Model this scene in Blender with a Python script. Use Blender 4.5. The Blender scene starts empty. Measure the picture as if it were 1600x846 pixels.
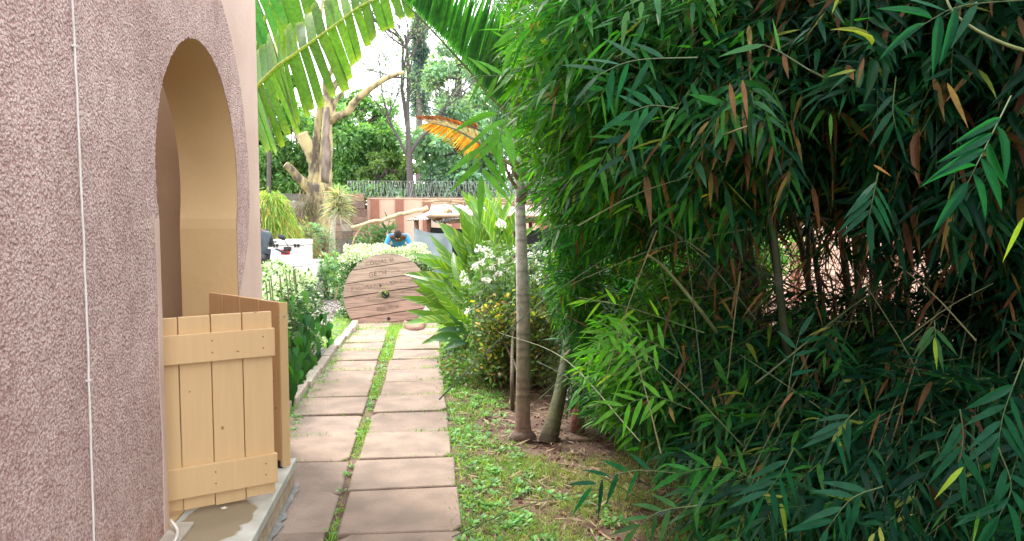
import bpy, math, random
import numpy as np
from mathutils import Vector, Matrix

# ------------------------------------------------------------------ camera, sky, sun, exposure
SC = bpy.context.scene
C = SC.collection
YAW, PITCH, EYE, FOC = math.radians(6.28), math.radians(4.05), 1.57, 1200.0
cam_d = bpy.data.cameras.new('camera'); cam = bpy.data.objects.new('camera', cam_d); C.objects.link(cam)
cam_d.sensor_width = 36; cam_d.lens = 27.0; cam_d.clip_start = 0.05; cam_d.clip_end = 500
cam.location = (0, 0, EYE); cam.rotation_euler = (math.radians(90) - PITCH, 0, -YAW)
SC.camera = cam

SUN_EL, SUN_AZ = math.radians(58), math.radians(-38)      # azimuth clockwise from +Y
W = bpy.data.worlds.new('World'); SC.world = W; W.use_nodes = True
wn = W.node_tree; wn.nodes.clear()
wo = wn.nodes.new('ShaderNodeOutputWorld'); bg = wn.nodes.new('ShaderNodeBackground')
sky = wn.nodes.new('ShaderNodeTexSky'); sky.sky_type = 'NISHITA'; sky.sun_disc = False
sky.sun_elevation = SUN_EL; sky.sun_rotation = SUN_AZ; sky.dust_density = 3; sky.air_density = 1.0
mixw = wn.nodes.new('ShaderNodeMixRGB'); mixw.inputs[0].default_value = 0.85
mixw.inputs[2].default_value = (11.2, 11.4, 11.6, 1)          # the bright even cloud deck
wn.links.new(sky.outputs[0], mixw.inputs[1]); wn.links.new(mixw.outputs[0], bg.inputs[0])
bg.inputs[1].default_value = 0.12
wn.links.new(bg.outputs[0], wo.inputs[0])
sd = bpy.data.lights.new('sun', 'SUN'); sd.energy = 1.6; sd.angle = math.radians(12); sd.color = (1, .96, .88)
sun = bpy.data.objects.new('sun', sd); C.objects.link(sun)
sun.rotation_euler = (math.radians(90) - SUN_EL, 0, math.pi - SUN_AZ + 0.0)
_d = Vector((math.sin(SUN_AZ) * math.cos(SUN_EL), math.cos(SUN_AZ) * math.cos(SUN_EL), math.sin(SUN_EL)))
sun.rotation_euler = _d.to_track_quat('Z', 'Y').to_euler()
SC.view_settings.view_transform = 'Standard'; SC.view_settings.look = 'None'
SC.view_settings.exposure = 1.85; SC.view_settings.gamma = 1.0
SC.render.engine = 'CYCLES'
SC.cycles.max_bounces = 8; SC.cycles.diffuse_bounces = 6; SC.cycles.transmission_bounces = 4
SC.cycles.glossy_bounces = 2; SC.cycles.sample_clamp_indirect = 6

# ------------------------------------------------------------------ helpers
rng = np.random.default_rng(7)
random.seed(7)
_sy, _cy, _sp, _cp = math.sin(YAW), math.cos(YAW), math.sin(PITCH), math.cos(PITCH)
RV = np.array([_cy, -_sy, 0]); FV = np.array([_sy * _cp, _cy * _cp, -_sp]); UV = np.array([_sy * _sp, _cy * _sp, _cp])

def P(px, py, d):
    """a survey point read off the photograph: position at distance d"""
    return np.array([0, 0, EYE]) + FV * d + RV * ((px - 800) / FOC * d) + UV * ((423 - py) / FOC * d)

def G(px, py, z=0.0):
    v = FV + RV * ((px - 800) / FOC) + UV * ((423 - py) / FOC)
    return np.array([0, 0, EYE]) + v * ((z - EYE) / v[2])

def tag(o, label=None, cat=None, group=None, kind=None):
    if label: o['label'] = label
    if cat: o['category'] = cat
    if group: o['group'] = group
    if kind: o['kind'] = kind
    return o

def empty(name, loc, label=None, cat=None, group=None):
    o = bpy.data.objects.new(name, None); C.objects.link(o); o.location = Vector([float(v) for v in loc])
    o.empty_display_size = .1
    return tag(o, label, cat, group)

class B:
    """collects geometry; build() links it as ONE mesh object"""
    def __init__(s): s.v = []; s.f = []; s.c = []; s.t = []; s.n = 0
    def add(s, V, F, col=None, st=None):
        V = np.asarray(V, float).reshape(-1, 3); F = np.asarray(F, int)
        s.v.append(V); s.f.append(F + s.n)
        if col is None: col = (1, 1, 1)
        col = np.asarray(col, float)
        if col.ndim == 1: col = np.tile(col, (len(V), 1))
        s.c.append(col)
        s.t.append(np.zeros((len(V), 3)) if st is None else st)
        s.n += len(V); return s
    def mesh(s, name, smooth=False):
        me = bpy.data.meshes.new(name)
        if not s.v: return me
        V = np.vstack(s.v); me.vertices.add(len(V)); me.vertices.foreach_set('co', V.ravel())
        sizes = np.concatenate([np.full(len(f), f.shape[1]) for f in s.f]); loops = np.concatenate([f.ravel() for f in s.f])
        me.loops.add(len(loops)); me.loops.foreach_set('vertex_index', loops.astype(np.int32))
        me.polygons.add(len(sizes)); st = np.concatenate([[0], np.cumsum(sizes)[:-1]])
        me.polygons.foreach_set('loop_start', st.astype(np.int32)); me.polygons.foreach_set('loop_total', sizes.astype(np.int32))
        me.polygons.foreach_set('use_smooth', np.full(len(sizes), bool(smooth)))
        me.update(calc_edges=True)
        a = me.color_attributes.new('Col', 'FLOAT_COLOR', 'POINT')
        a.data.foreach_set('color', np.hstack([np.vstack(s.c), np.ones((len(V), 1))]).ravel())
        a = me.attributes.new('st', 'FLOAT_VECTOR', 'POINT'); a.data.foreach_set('vector', np.vstack(s.t).ravel())
        return me
    def build(s, name, mat, parent=None, kind=None, smooth=False, loc=None, bevel=0):
        me = s.mesh(name, smooth); me.materials.append(mat)
        return link(name, me, parent, kind, loc, bevel)

def link(name, me, parent=None, kind=None, loc=None, bevel=0):
    o = bpy.data.objects.new(name, me); C.objects.link(o)
    if parent is not None:
        o.parent = parent
        off = Vector((0, 0, 0)); q = parent
        while q is not None: off += q.location; q = q.parent
        o.location = -off                                   # geometry is in world coordinates
    if loc is not None: o.location = o.location + Vector([float(v) for v in loc])
    if kind: o['kind'] = kind
    if bevel:
        m = o.modifiers.new('bevel', 'BEVEL'); m.width = bevel; m.segments = 2; m.limit_method = 'ANGLE'
    return o

def nrm(v):
    v = np.asarray(v, float); return v / np.maximum(np.linalg.norm(v, axis=-1, keepdims=True), 1e-9)

def box(b, lo, hi, col=None, jit=0):
    lo = np.array(lo, float); hi = np.array(hi, float)
    V = np.array([[lo[0] if i & 1 == 0 else hi[0], lo[1] if i & 2 == 0 else hi[1], lo[2] if i & 4 == 0 else hi[2]] for i in range(8)])
    if jit: V += rng.uniform(-jit, jit, V.shape)
    return b.add(V, [[0, 2, 3, 1], [4, 5, 7, 6], [0, 1, 5, 4], [2, 6, 7, 3], [0, 4, 6, 2], [1, 3, 7, 5]], col)

def obox(b, o, X, Y, Z, col=None):
    """box with corner o and edge vectors X, Y, Z"""
    o, X, Y, Z = [np.array(a, float) for a in (o, X, Y, Z)]
    if np.dot(np.cross(X, Y), Z) < 0: X, Y = Y, X
    V = [o + X * (i & 1) + Y * (i >> 1 & 1) + Z * (i >> 2 & 1) for i in range(8)]
    return b.add(V, [[0, 2, 3, 1], [4, 5, 7, 6], [0, 1, 5, 4], [2, 6, 7, 3], [0, 4, 6, 2], [1, 3, 7, 5]], col)

def tube(b, pts, rad, n=8, col=None, cap=True, wob=0):
    pts = np.asarray(pts, float); m = len(pts)
    rad = np.broadcast_to(np.asarray(rad, float), (m,))
    T = nrm(np.gradient(pts, axis=0))
    ref = np.array([0, 0, 1.]) if abs(T[0][2]) < .9 else np.array([1., 0, 0])
    V = []; u = nrm(np.cross(T[0], ref))
    a = np.arange(n) * 2 * math.pi / n
    for i in range(m):
        u = nrm(u - T[i] * np.dot(u, T[i])); w = np.cross(T[i], u)
        r = rad[i] * (1 + (rng.uniform(-wob, wob, n) if wob else 0))
        V.append(pts[i] + (np.cos(a) * r)[:, None] * u + (np.sin(a) * r)[:, None] * w)
    V = np.vstack(V)
    i = np.arange(m - 1)[:, None] * n; j = np.arange(n)[None, :]; k = (j + 1) % n
    F = np.stack([i + j, i + k, i + n + k, i + n + j], -1).reshape(-1, 4)
    cols = None
    if col is not None:
        col = np.asarray(col, float)
        cols = np.repeat(col, n, axis=0) if col.ndim == 2 else col
    st = np.zeros((len(V), 3)); st[:, 0] = np.repeat(np.linspace(0, 1, m), n); st[:, 1] = np.tile(a, m)
    n0 = b.n; b.add(V, F, cols, st)
    if cap:
        b.f.append(np.array([list(range(n))[::-1]]) + n0); b.f.append(np.array([list(range(n))]) + n0 + (m - 1) * n)
    return b

def curve(pts, n=20):
    """smooth Catmull-Rom polyline through pts"""
    p = np.asarray(pts, float); p = np.vstack([2 * p[0] - p[1], p, 2 * p[-1] - p[-2]]); out = []
    k = len(p) - 3
    for t in np.linspace(0, k - 1e-6, n):
        i = int(t); u = t - i; a, b_, c, d = p[i:i + 4]
        out.append(.5 * ((2 * b_) + (c - a) * u + (2 * a - 5 * b_ + 4 * c - d) * u * u + (3 * b_ - a - 3 * c + d) * u ** 3))
    return np.array(out)

# leaf templates: rows of (t, half width), number of points across
def template(rows, across=2, fold=0.0):
    t = np.array([r[0] for r in rows]); w = np.array([r[1] for r in rows]); s = np.linspace(-1, 1, across)
    T = np.repeat(t, across); S = np.tile(s, len(t)); Wd = np.repeat(w, across)
    F = [[i * across + j, i * across + j + 1, (i + 1) * across + j + 1, (i + 1) * across + j] for i in range(len(t) - 1) for j in range(across - 1)]
    return T, S * Wd * .5, np.abs(S) * Wd * fold, np.array(F), S
LANCE = template([(0, .1), (.14, .72), (.34, 1), (.64, .70), (.87, .26), (1, .01)])
LANCEV = template([(0, .1), (.12, .7), (.3, 1), (.6, .8), (.85, .35), (1, .01)], 3, .10)
OVAL = template([(0, .1), (.35, 1), (.75, .8), (1, .05)])
OVALV = template([(0, .1), (.15, .8), (.4, 1), (.75, .7), (1, .03)], 3, .12)
HEART = template([(0, .5), (.12, 1), (.4, .95), (.75, .5), (1, .02)], 3, .12)
DIAM = (np.array([0, .45, 1, .45]), np.array([0, .5, 0, -.5]), np.array([0, 0, 0, 0.]), np.array([[0, 1, 2, 3]]), np.array([0, 1, 0, -1.]))
BLADE = template([(0, 1), (.6, .7), (1, .04)])
BIG = template([(0, .08), (.06, .25), (.15, .6), (.28, .9), (.42, 1), (.58, .97), (.72, .8), (.85, .5), (.94, .22), (1, .01)], 5, .16)

def leaves(b, pos, dirs, nor, L, Wd, tpl=LANCE, droop=.25, col=(1, 1, 1)):
    """vectorised leaves: pos, dirs, nor are (N,3); L, Wd are (N,)"""
    pos = np.atleast_2d(pos); N = len(pos)
    if N == 0: return b
    X = nrm(np.broadcast_to(dirs, (N, 3))); nor = np.broadcast_to(nor, (N, 3))
    Y = nrm(np.cross(nor, X)); Z = np.cross(X, Y)
    L = np.broadcast_to(L, (N,)); Wd = np.broadcast_to(Wd, (N,)); dr = np.broadcast_to(droop, (N,))
    T, S, U, F, S0 = tpl; m = len(T)
    V = pos[:, None] + X[:, None] * (L[:, None] * T)[..., None] + Y[:, None] * (Wd[:, None] * S)[..., None] + Z[:, None] * (Wd[:, None] * U)[..., None]
    V[..., 2] -= (dr * L)[:, None] * T ** 2
    FF = (F[None] + (np.arange(N) * m)[:, None, None]).reshape(-1, F.shape[1])
    col = np.asarray(col, float); col = np.broadcast_to(col, (N, 3)); st = np.zeros((N, m, 3)); st[..., 0] = T; st[..., 1] = S0
    st[..., 2] = rng.random(N)[:, None]
    return b.add(V.reshape(-1, 3), FF, np.repeat(col, m, axis=0), st.reshape(-1, 3))

def rnd_dirs(n, zlo=-1, zhi=1):
    z = rng.uniform(zlo, zhi, n); a = rng.uniform(0, 2 * math.pi, n); r = np.sqrt(1 - z * z)
    return np.stack([r * np.cos(a), r * np.sin(a), z], -1)

def pick(cols, n, p=None, var=.25):
    c = np.array(cols, float)[rng.choice(len(cols), n, p=p)]
    return np.clip(c * rng.uniform(1 - var, 1 + var, (n, 1)) * rng.uniform(.93, 1.07, (n, 3)), 0, 1)

# ------------------------------------------------------------------ materials
def mat(name, col=(.5, .5, .5), rough=.7, col2=None, scale=6, detail=5, bump=0, bscale=40, attr=False, trans=0, tcol=None, spec=.5, metal=0,
        stretch=None, contrast=(.35, .65), coat=0, amp=(.8, 1.15)):
    m = bpy.data.materials.new(name); m.use_nodes = True; nt = m.node_tree; N = nt.nodes; Lk = nt.links
    bs = N['Principled BSDF']; out = N['Material Output']
    bs.inputs['Roughness'].default_value = rough; bs.inputs['Metallic'].default_value = metal
    bs.inputs['Specular IOR Level'].default_value = spec
    tc = N.new('ShaderNodeTexCoord'); vec = tc.outputs['Object']
    if stretch:
        mp = N.new('ShaderNodeMapping'); mp.inputs['Scale'].default_value = stretch; Lk.new(vec, mp.inputs[0]); vec = mp.outputs[0]
    src = None
    if attr:
        at = N.new('ShaderNodeAttribute'); at.attribute_name = 'Col'; src = at.outputs['Color']
    if col2 is not None or attr:
        no = N.new('ShaderNodeTexNoise'); no.inputs['Scale'].default_value = scale; no.inputs['Detail'].default_value = detail
        Lk.new(vec, no.inputs['Vector'])
        rp = N.new('ShaderNodeValToRGB'); rp.color_ramp.elements[0].position = contrast[0]; rp.color_ramp.elements[1].position = contrast[1]
        Lk.new(no.outputs['Fac'], rp.inputs[0])
        if attr:
            rp.color_ramp.elements[0].color = (amp[0],) * 3 + (1,); rp.color_ramp.elements[1].color = (amp[1],) * 3 + (1,)
            mx = N.new('ShaderNodeMixRGB'); mx.blend_type = 'MULTIPLY'; mx.inputs[0].default_value = 1
            Lk.new(src, mx.inputs[1]); Lk.new(rp.outputs[0], mx.inputs[2]); src = mx.outputs[0]
        else:
            rp.color_ramp.elements[0].color = (*col, 1); rp.color_ramp.elements[1].color = (*col2, 1); src = rp.outputs[0]
    if src is None: bs.inputs['Base Color'].default_value = (*col, 1)
    else: Lk.new(src, bs.inputs['Base Color'])
    if bump:
        nb = N.new('ShaderNodeTexNoise'); nb.inputs['Scale'].default_value = bscale; nb.inputs['Detail'].default_value = 6
        Lk.new(vec, nb.inputs['Vector'])
        bm = N.new('ShaderNodeBump'); bm.inputs['Strength'].default_value = bump; bm.inputs['Distance'].default_value = .02
        Lk.new(nb.outputs['Fac'], bm.inputs['Height']); Lk.new(bm.outputs[0], bs.inputs['Normal'])
    if trans:
        tr = N.new('ShaderNodeBsdfTranslucent'); ms = N.new('ShaderNodeMixShader'); ms.inputs[0].default_value = trans
        if src is not None:
            g = N.new('ShaderNodeMixRGB'); g.blend_type = 'MULTIPLY'; g.inputs[0].default_value = 1; Lk.new(src, g.inputs[1])
            g.inputs[2].default_value = (*(tcol or (2.0, 1.9, .7)), 1); Lk.new(g.outputs[0], tr.inputs[0])
        else: tr.inputs[0].default_value = (*(tcol or col), 1)
        Lk.new(bs.outputs[0], ms.inputs[1]); Lk.new(tr.outputs[0], ms.inputs[2]); Lk.new(ms.outputs[0], out.inputs[0])
    m['_src'] = 1
    return m

M = {}
M['leaf'] = mat('leaf', attr=True, rough=.42, trans=.46, scale=30, spec=.17, tcol=(1.8, 2.1, .6))
M['leaf_matte'] = mat('leaf_matte', attr=True, rough=.6, trans=.35, scale=20)
M['hedge'] = mat('hedge_leaf', attr=True, rough=.55, trans=.3, scale=20, tcol=(1.25, 1.35, .9))
M['dry'] = mat('dry', attr=True, rough=.8, trans=.25, tcol=(1.6, 1.2, .8), scale=30)
M['bark'] = mat('bark', attr=True, rough=.85, scale=18, bump=.6, bscale=50)
M['soil'] = mat('soil', (.085, .044, .03), .95, (.155, .10, .07), scale=5, bump=.8, bscale=40)
M['lawn'] = mat('lawn', (.10, .14, .045), .9, (.20, .20, .09), scale=3, bump=.6, bscale=60)
M['gravel'] = mat('gravel', (.16, .15, .145), .9, (.36, .34, .33), scale=60, detail=3, bump=1, bscale=80)
M['slab'] = mat('slab', attr=True, rough=.85, scale=5, detail=9, bump=.4, bscale=70, amp=(.76, 1.09))
M['concrete'] = mat('concrete', (.36, .31, .26), .85, (.48, .42, .35), scale=8, bump=.35, bscale=70)
M['block'] = mat('block', attr=True, rough=.9, scale=9, bump=.6, bscale=30)
M['tan'] = mat('tan_paint', (.56, .375, .185), .62, (.60, .41, .21), scale=3, bump=.08, bscale=25)
M['peach'] = mat('porch_paint', (.38, .25, .15), .75, (.42, .28, .175), scale=3, bump=.1, bscale=25)
M['pink_smooth'] = mat('pink_plaster', (.58, .40, .34), .8, (.64, .46, .39), scale=3, bump=.12, bscale=30)
M['pinkwall'] = mat('pink_wall', (.54, .34, .26), .85, (.62, .41, .32), scale=1.5, bump=.2, bscale=30)
M['pilaster'] = mat('pilaster_paint', (.26, .10, .07), .85, (.30, .13, .09), scale=3)
M['white'] = mat('white_paint', (.80, .80, .78), .45, (.72, .72, .70), scale=3)
M['black'] = mat('black_plastic', (.02, .02, .022), .4)
M['red'] = mat('red_plastic', (.45, .02, .03), .3)
M['jacket'] = mat('dark_jacket', (.028, .045, .055), .55, (.045, .065, .08), scale=9, bump=.6, bscale=14)
M['blue'] = mat('blue_shirt', (.03, .22, .50), .8, (.05, .30, .62), scale=9, bump=.4, bscale=20)
M['trouser'] = mat('dark_trousers', (.03, .035, .05), .85)
M['skin'] = mat('skin', (.11, .055, .035), .5)
M['hair'] = mat('hair', (.02, .014, .012), .9, bump=.6, bscale=150)
M['steel'] = mat('steel', (.45, .45, .44), .4, metal=.9)
M['rust'] = mat('rust', (.20, .08, .04), .8, (.32, .16, .08), scale=30)
M['sheet'] = mat('roof_sheet', (.20, .16, .13), .7, (.50, .48, .46), scale=4, contrast=(.36, .56))
M['tarp'] = mat('grey_tarp', (.16, .20, .215), .6, (.27, .32, .34), scale=4, bump=.6, bscale=8)
M['net'] = mat('shade_net', (.015, .016, .018), .9)
M['terracotta'] = mat('terracotta', (.33, .12, .07), .8, (.42, .19, .12), scale=12)
M['rubber'] = mat('rubber', (.012, .012, .012), .7)
M['cable'] = mat('white_cable', (.66, .62, .58), .5, (.74, .72, .68), scale=20)
M['wire'] = mat('wire', (.30, .31, .31), .45, metal=.5)
M['petal'] = mat('petal', (.85, .84, .78), .6, trans=.3, tcol=(.85, .85, .8))
# ------------------------------------------------------------------ special materials
def stucco_material():
    m = bpy.data.materials.new('pink_stucco'); m.use_nodes = True; nt = m.node_tree; N = nt.nodes; L = nt.links
    bs = N['Principled BSDF']; bs.inputs['Roughness'].default_value = .88
    tc = N.new('ShaderNodeTexCoord')
    def nz(scale, det, rough=.6):
        n = N.new('ShaderNodeTexNoise'); n.inputs['Scale'].default_value = scale; n.inputs['Detail'].default_value = det; n.inputs['Roughness'].default_value = rough
        L.new(tc.outputs['Object'], n.inputs[0]); return n.outputs['Fac']
    def ramp(src, p0, p1, c0, c1):
        r = N.new('ShaderNodeValToRGB'); r.color_ramp.elements[0].position = p0; r.color_ramp.elements[1].position = p1
        r.color_ramp.elements[0].color = (*c0, 1); r.color_ramp.elements[1].color = (*c1, 1); L.new(src, r.inputs[0]); return r.outputs[0]
    def mul(a_, b_, f=1.0):
        x = N.new('ShaderNodeMixRGB'); x.blend_type = 'MULTIPLY'; x.inputs[0].default_value = f; L.new(a_, x.inputs[1]); L.new(b_, x.inputs[2]); return x.outputs[0]
    vo = N.new('ShaderNodeTexVoronoi'); vo.inputs['Scale'].default_value = 88; vo.inputs['Randomness'].default_value = 1; L.new(tc.outputs['Object'], vo.inputs[0])
    g = nz(70, 4, .7); fine = nz(170, 3)
    h1 = N.new('ShaderNodeMath'); h1.operation = 'MULTIPLY_ADD'; L.new(vo.outputs['Distance'], h1.inputs[0]); h1.inputs[1].default_value = -.55; L.new(g, h1.inputs[2])
    h2 = N.new('ShaderNodeMath'); h2.operation = 'MULTIPLY_ADD'; L.new(fine, h2.inputs[0]); h2.inputs[1].default_value = .35; L.new(h1.outputs[0], h2.inputs[2])
    bm = N.new('ShaderNodeBump'); bm.inputs['Strength'].default_value = 1; bm.inputs['Distance'].default_value = .016
    L.new(h2.outputs[0], bm.inputs['Height']); L.new(bm.outputs[0], bs.inputs['Normal'])
    # thrown render: relief shading put into colour, mauve pits, grey-pink crests, uneven in big soft patches
    base = ramp(h2.outputs[0], .20, .55, (.50, .30, .285), (.80, .635, .59))
    base = mul(base, ramp(nz(2.2, 4), .3, .7, (.84, .77, .76), (1.09, 1.07, 1.07)))
    mp = N.new('ShaderNodeMapping'); mp.inputs['Scale'].default_value = (3, 5.5, .5); L.new(tc.outputs['Object'], mp.inputs[0])
    ns = N.new('ShaderNodeTexNoise'); ns.inputs['Scale'].default_value = 1.6; ns.inputs['Detail'].default_value = 5; L.new(mp.outputs[0], ns.inputs[0])
    base = mul(base, ramp(ns.outputs['Fac'], .30, .66, (.93, .92, .92), (1.04, 1.04, 1.04)))
    base = mul(base, ramp(nz(14, 3), .35, .65, (.86, .82, .82), (1.05, 1.05, 1.05)))
    # red soil splashed up the foot of the wall
    sx = N.new('ShaderNodeSeparateXYZ'); L.new(tc.outputs['Object'], sx.inputs[0])
    z1 = N.new('ShaderNodeMath'); z1.operation = 'MULTIPLY_ADD'; L.new(nz(5, 6, .7), z1.inputs[0]); z1.inputs[1].default_value = 1.1; L.new(sx.outputs['Z'], z1.inputs[2])
    dm = ramp(z1.outputs[0], .62, 1.0, (.78, .60, .50), (1, 1, 1)); base = mul(base, dm)
    L.new(base, bs.inputs['Base Color'])
    return m
M['stucco'] = stucco_material()

def plank_material(name, c1, c2, marks=(.22, .12, .05), rough=.55):
    """painted planks: faint grain along local z, small knocks and chips"""
    m = bpy.data.materials.new(name); m.use_nodes = True; nt = m.node_tree; N = nt.nodes; L = nt.links
    bs = N['Principled BSDF']; bs.inputs['Roughness'].default_value = rough
    tc = N.new('ShaderNodeTexCoord'); mp = N.new('ShaderNodeMapping'); mp.inputs['Scale'].default_value = (30, 30, 2.5); L.new(tc.outputs['Object'], mp.inputs[0])
    n = N.new('ShaderNodeTexNoise'); n.inputs['Scale'].default_value = 1.2; n.inputs['Detail'].default_value = 6; L.new(mp.outputs[0], n.inputs[0])
    r = N.new('ShaderNodeValToRGB'); r.color_ramp.elements[0].color = (*c1, 1); r.color_ramp.elements[1].color = (*c2, 1)
    r.color_ramp.elements[0].position = .3; r.color_ramp.elements[1].position = .7; L.new(n.outputs['Fac'], r.inputs[0])
    n2 = N.new('ShaderNodeTexNoise'); n2.inputs['Scale'].default_value = 16; n2.inputs['Detail'].default_value = 2; L.new(tc.outputs['Object'], n2.inputs[0])
    r2 = N.new('ShaderNodeValToRGB'); r2.color_ramp.elements[0].position = .725; r2.color_ramp.elements[1].position = .74
    r2.color_ramp.elements[0].color = (0, 0, 0, 1); r2.color_ramp.elements[1].color = (.85, .85, .85, 1); L.new(n2.outputs['Fac'], r2.inputs[0])
    mx = N.new('ShaderNodeMixRGB'); L.new(r2.outputs[0], mx.inputs[0]); L.new(r.outputs[0], mx.inputs[1]); mx.inputs[2].default_value = (*marks, 1)
    L.new(mx.outputs[0], bs.inputs['Base Color'])
    bm = N.new('ShaderNodeBump'); bm.inputs['Strength'].default_value = .25; bm.inputs['Distance'].default_value = .004
    L.new(n.outputs['Fac'], bm.inputs['Height']); L.new(bm.outputs[0], bs.inputs['Normal'])
    return m
M['gate_near'] = plank_material('tan_gate_paint', (.60, .395, .20), (.635, .425, .222))
M['gate_far'] = plank_material('orange_tan_gate_paint', (.58, .345, .165), (.63, .39, .20))

def step_material():
    """cast step with one dark wet patch in front of the door"""
    m = bpy.data.materials.new('step_top_concrete'); m.use_nodes = True; nt = m.node_tree; N = nt.nodes; L = nt.links
    bs = N['Principled BSDF']
    tc = N.new('ShaderNodeTexCoord')
    n = N.new('ShaderNodeTexNoise'); n.inputs['Scale'].default_value = 9; n.inputs['Detail'].default_value = 7; L.new(tc.outputs['Object'], n.inputs[0])
    r = N.new('ShaderNodeValToRGB'); r.color_ramp.elements[0].color = (.36, .35, .30, 1); r.color_ramp.elements[1].color = (.54, .53, .48, 1)
    r.color_ramp.elements[0].position = .3; r.color_ramp.elements[1].position = .7; L.new(n.outputs['Fac'], r.inputs[0])
    g = N.new('ShaderNodeVectorMath'); g.operation = 'SUBTRACT'; g.inputs[1].default_value = (-.90, 3.62, .19)
    w = N.new('ShaderNodeTexNoise'); w.inputs['Scale'].default_value = 6; w.inputs['Detail'].default_value = 3; L.new(tc.outputs['Object'], w.inputs[0])
    ws = N.new('ShaderNodeVectorMath'); ws.operation = 'MULTIPLY_ADD'; L.new(w.outputs['Color'], ws.inputs[0]); ws.inputs[1].default_value = (.14, .14, 0); L.new(tc.outputs['Object'], ws.inputs[2])
    L.new(ws.outputs[0], g.inputs[0])
    sc = N.new('ShaderNodeVectorMath'); sc.operation = 'MULTIPLY'; sc.inputs[1].default_value = (1 / .17, 1 / .29, 0); L.new(g.outputs[0], sc.inputs[0])
    ln = N.new('ShaderNodeVectorMath'); ln.operation = 'LENGTH'; L.new(sc.outputs[0], ln.inputs[0])
    rr = N.new('ShaderNodeValToRGB'); rr.color_ramp.elements[0].position = .93; rr.color_ramp.elements[1].position = 1.0
    rr.color_ramp.elements[0].color = (1, 1, 1, 1); rr.color_ramp.elements[1].color = (0, 0, 0, 1); L.new(ln.outputs['Value'], rr.inputs[0])
    mx = N.new('ShaderNodeMixRGB'); L.new(rr.outputs[0], mx.inputs[0]); L.new(r.outputs[0], mx.inputs[1]); mx.inputs[2].default_value = (.25, .205, .145, 1)
    L.new(mx.outputs[0], bs.inputs['Base Color'])
    ro = N.new('ShaderNodeMapRange'); ro.inputs['To Min'].default_value = .85; ro.inputs['To Max'].default_value = .22; L.new(rr.outputs[0], ro.inputs[0]); L.new(ro.outputs[0], bs.inputs['Roughness'])
    return m
M['step_top'] = step_material()

def variegated_material():
    """ginger leaf: green blade with yellow stripes running obliquely from the midrib"""
    m = bpy.data.materials.new('variegated_leaf'); m.use_nodes = True; nt = m.node_tree; N = nt.nodes; L = nt.links
    bs = N['Principled BSDF']; bs.inputs['Roughness'].default_value = .35; out = N['Material Output']
    at = N.new('ShaderNodeAttribute'); at.attribute_name = 'st'; sp = N.new('ShaderNodeSeparateXYZ'); L.new(at.outputs['Vector'], sp.inputs[0])
    ab = N.new('ShaderNodeMath'); ab.operation = 'ABSOLUTE'; L.new(sp.outputs['Y'], ab.inputs[0])
    m1 = N.new('ShaderNodeMath'); m1.operation = 'MULTIPLY_ADD'; L.new(ab.outputs[0], m1.inputs[0]); m1.inputs[1].default_value = -.14; L.new(sp.outputs['X'], m1.inputs[2])
    m2 = N.new('ShaderNodeCombineXYZ'); L.new(m1.outputs[0], m2.inputs[0]); L.new(sp.outputs['Z'], m2.inputs[1])
    sg = N.new('ShaderNodeMath'); sg.operation = 'SIGN'; L.new(sp.outputs['Y'], sg.inputs[0]); L.new(sg.outputs[0], m2.inputs[2])
    mp = N.new('ShaderNodeMapping'); mp.inputs['Scale'].default_value = (16, 9, 3); L.new(m2.outputs[0], mp.inputs[0])
    no = N.new('ShaderNodeTexNoise'); no.inputs['Scale'].default_value = 1; no.inputs['Detail'].default_value = 2; L.new(mp.outputs[0], no.inputs[0])
    r = N.new('ShaderNodeValToRGB'); r.color_ramp.elements[0].position = .54; r.color_ramp.elements[1].position = .62
    r.color_ramp.elements[0].color = (.085, .22, .02, 1); r.color_ramp.elements[1].color = (.30, .42, .045, 1); L.new(no.outputs['Fac'], r.inputs[0])
    ac = N.new('ShaderNodeAttribute'); ac.attribute_name = 'Col'
    mx = N.new('ShaderNodeMixRGB'); mx.blend_type = 'MULTIPLY'; mx.inputs[0].default_value = 1; L.new(r.outputs[0], mx.inputs[1]); L.new(ac.outputs['Color'], mx.inputs[2])
    L.new(mx.outputs[0], bs.inputs['Base Color'])
    tr = N.new('ShaderNodeBsdfTranslucent'); ms = N.new('ShaderNodeMixShader'); ms.inputs[0].default_value = .35
    g = N.new('ShaderNodeMixRGB'); g.blend_type = 'MULTIPLY'; g.inputs[0].default_value = 1; L.new(mx.outputs[0], g.inputs[1]); g.inputs[2].default_value = (1.7, 1.6, .8, 1)
    L.new(g.outputs[0], tr.inputs[0]); L.new(bs.outputs[0], ms.inputs[1]); L.new(tr.outputs[0], ms.inputs[2]); L.new(ms.outputs[0], out.inputs[0])
    return m
M['varieg'] = variegated_material()

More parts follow.
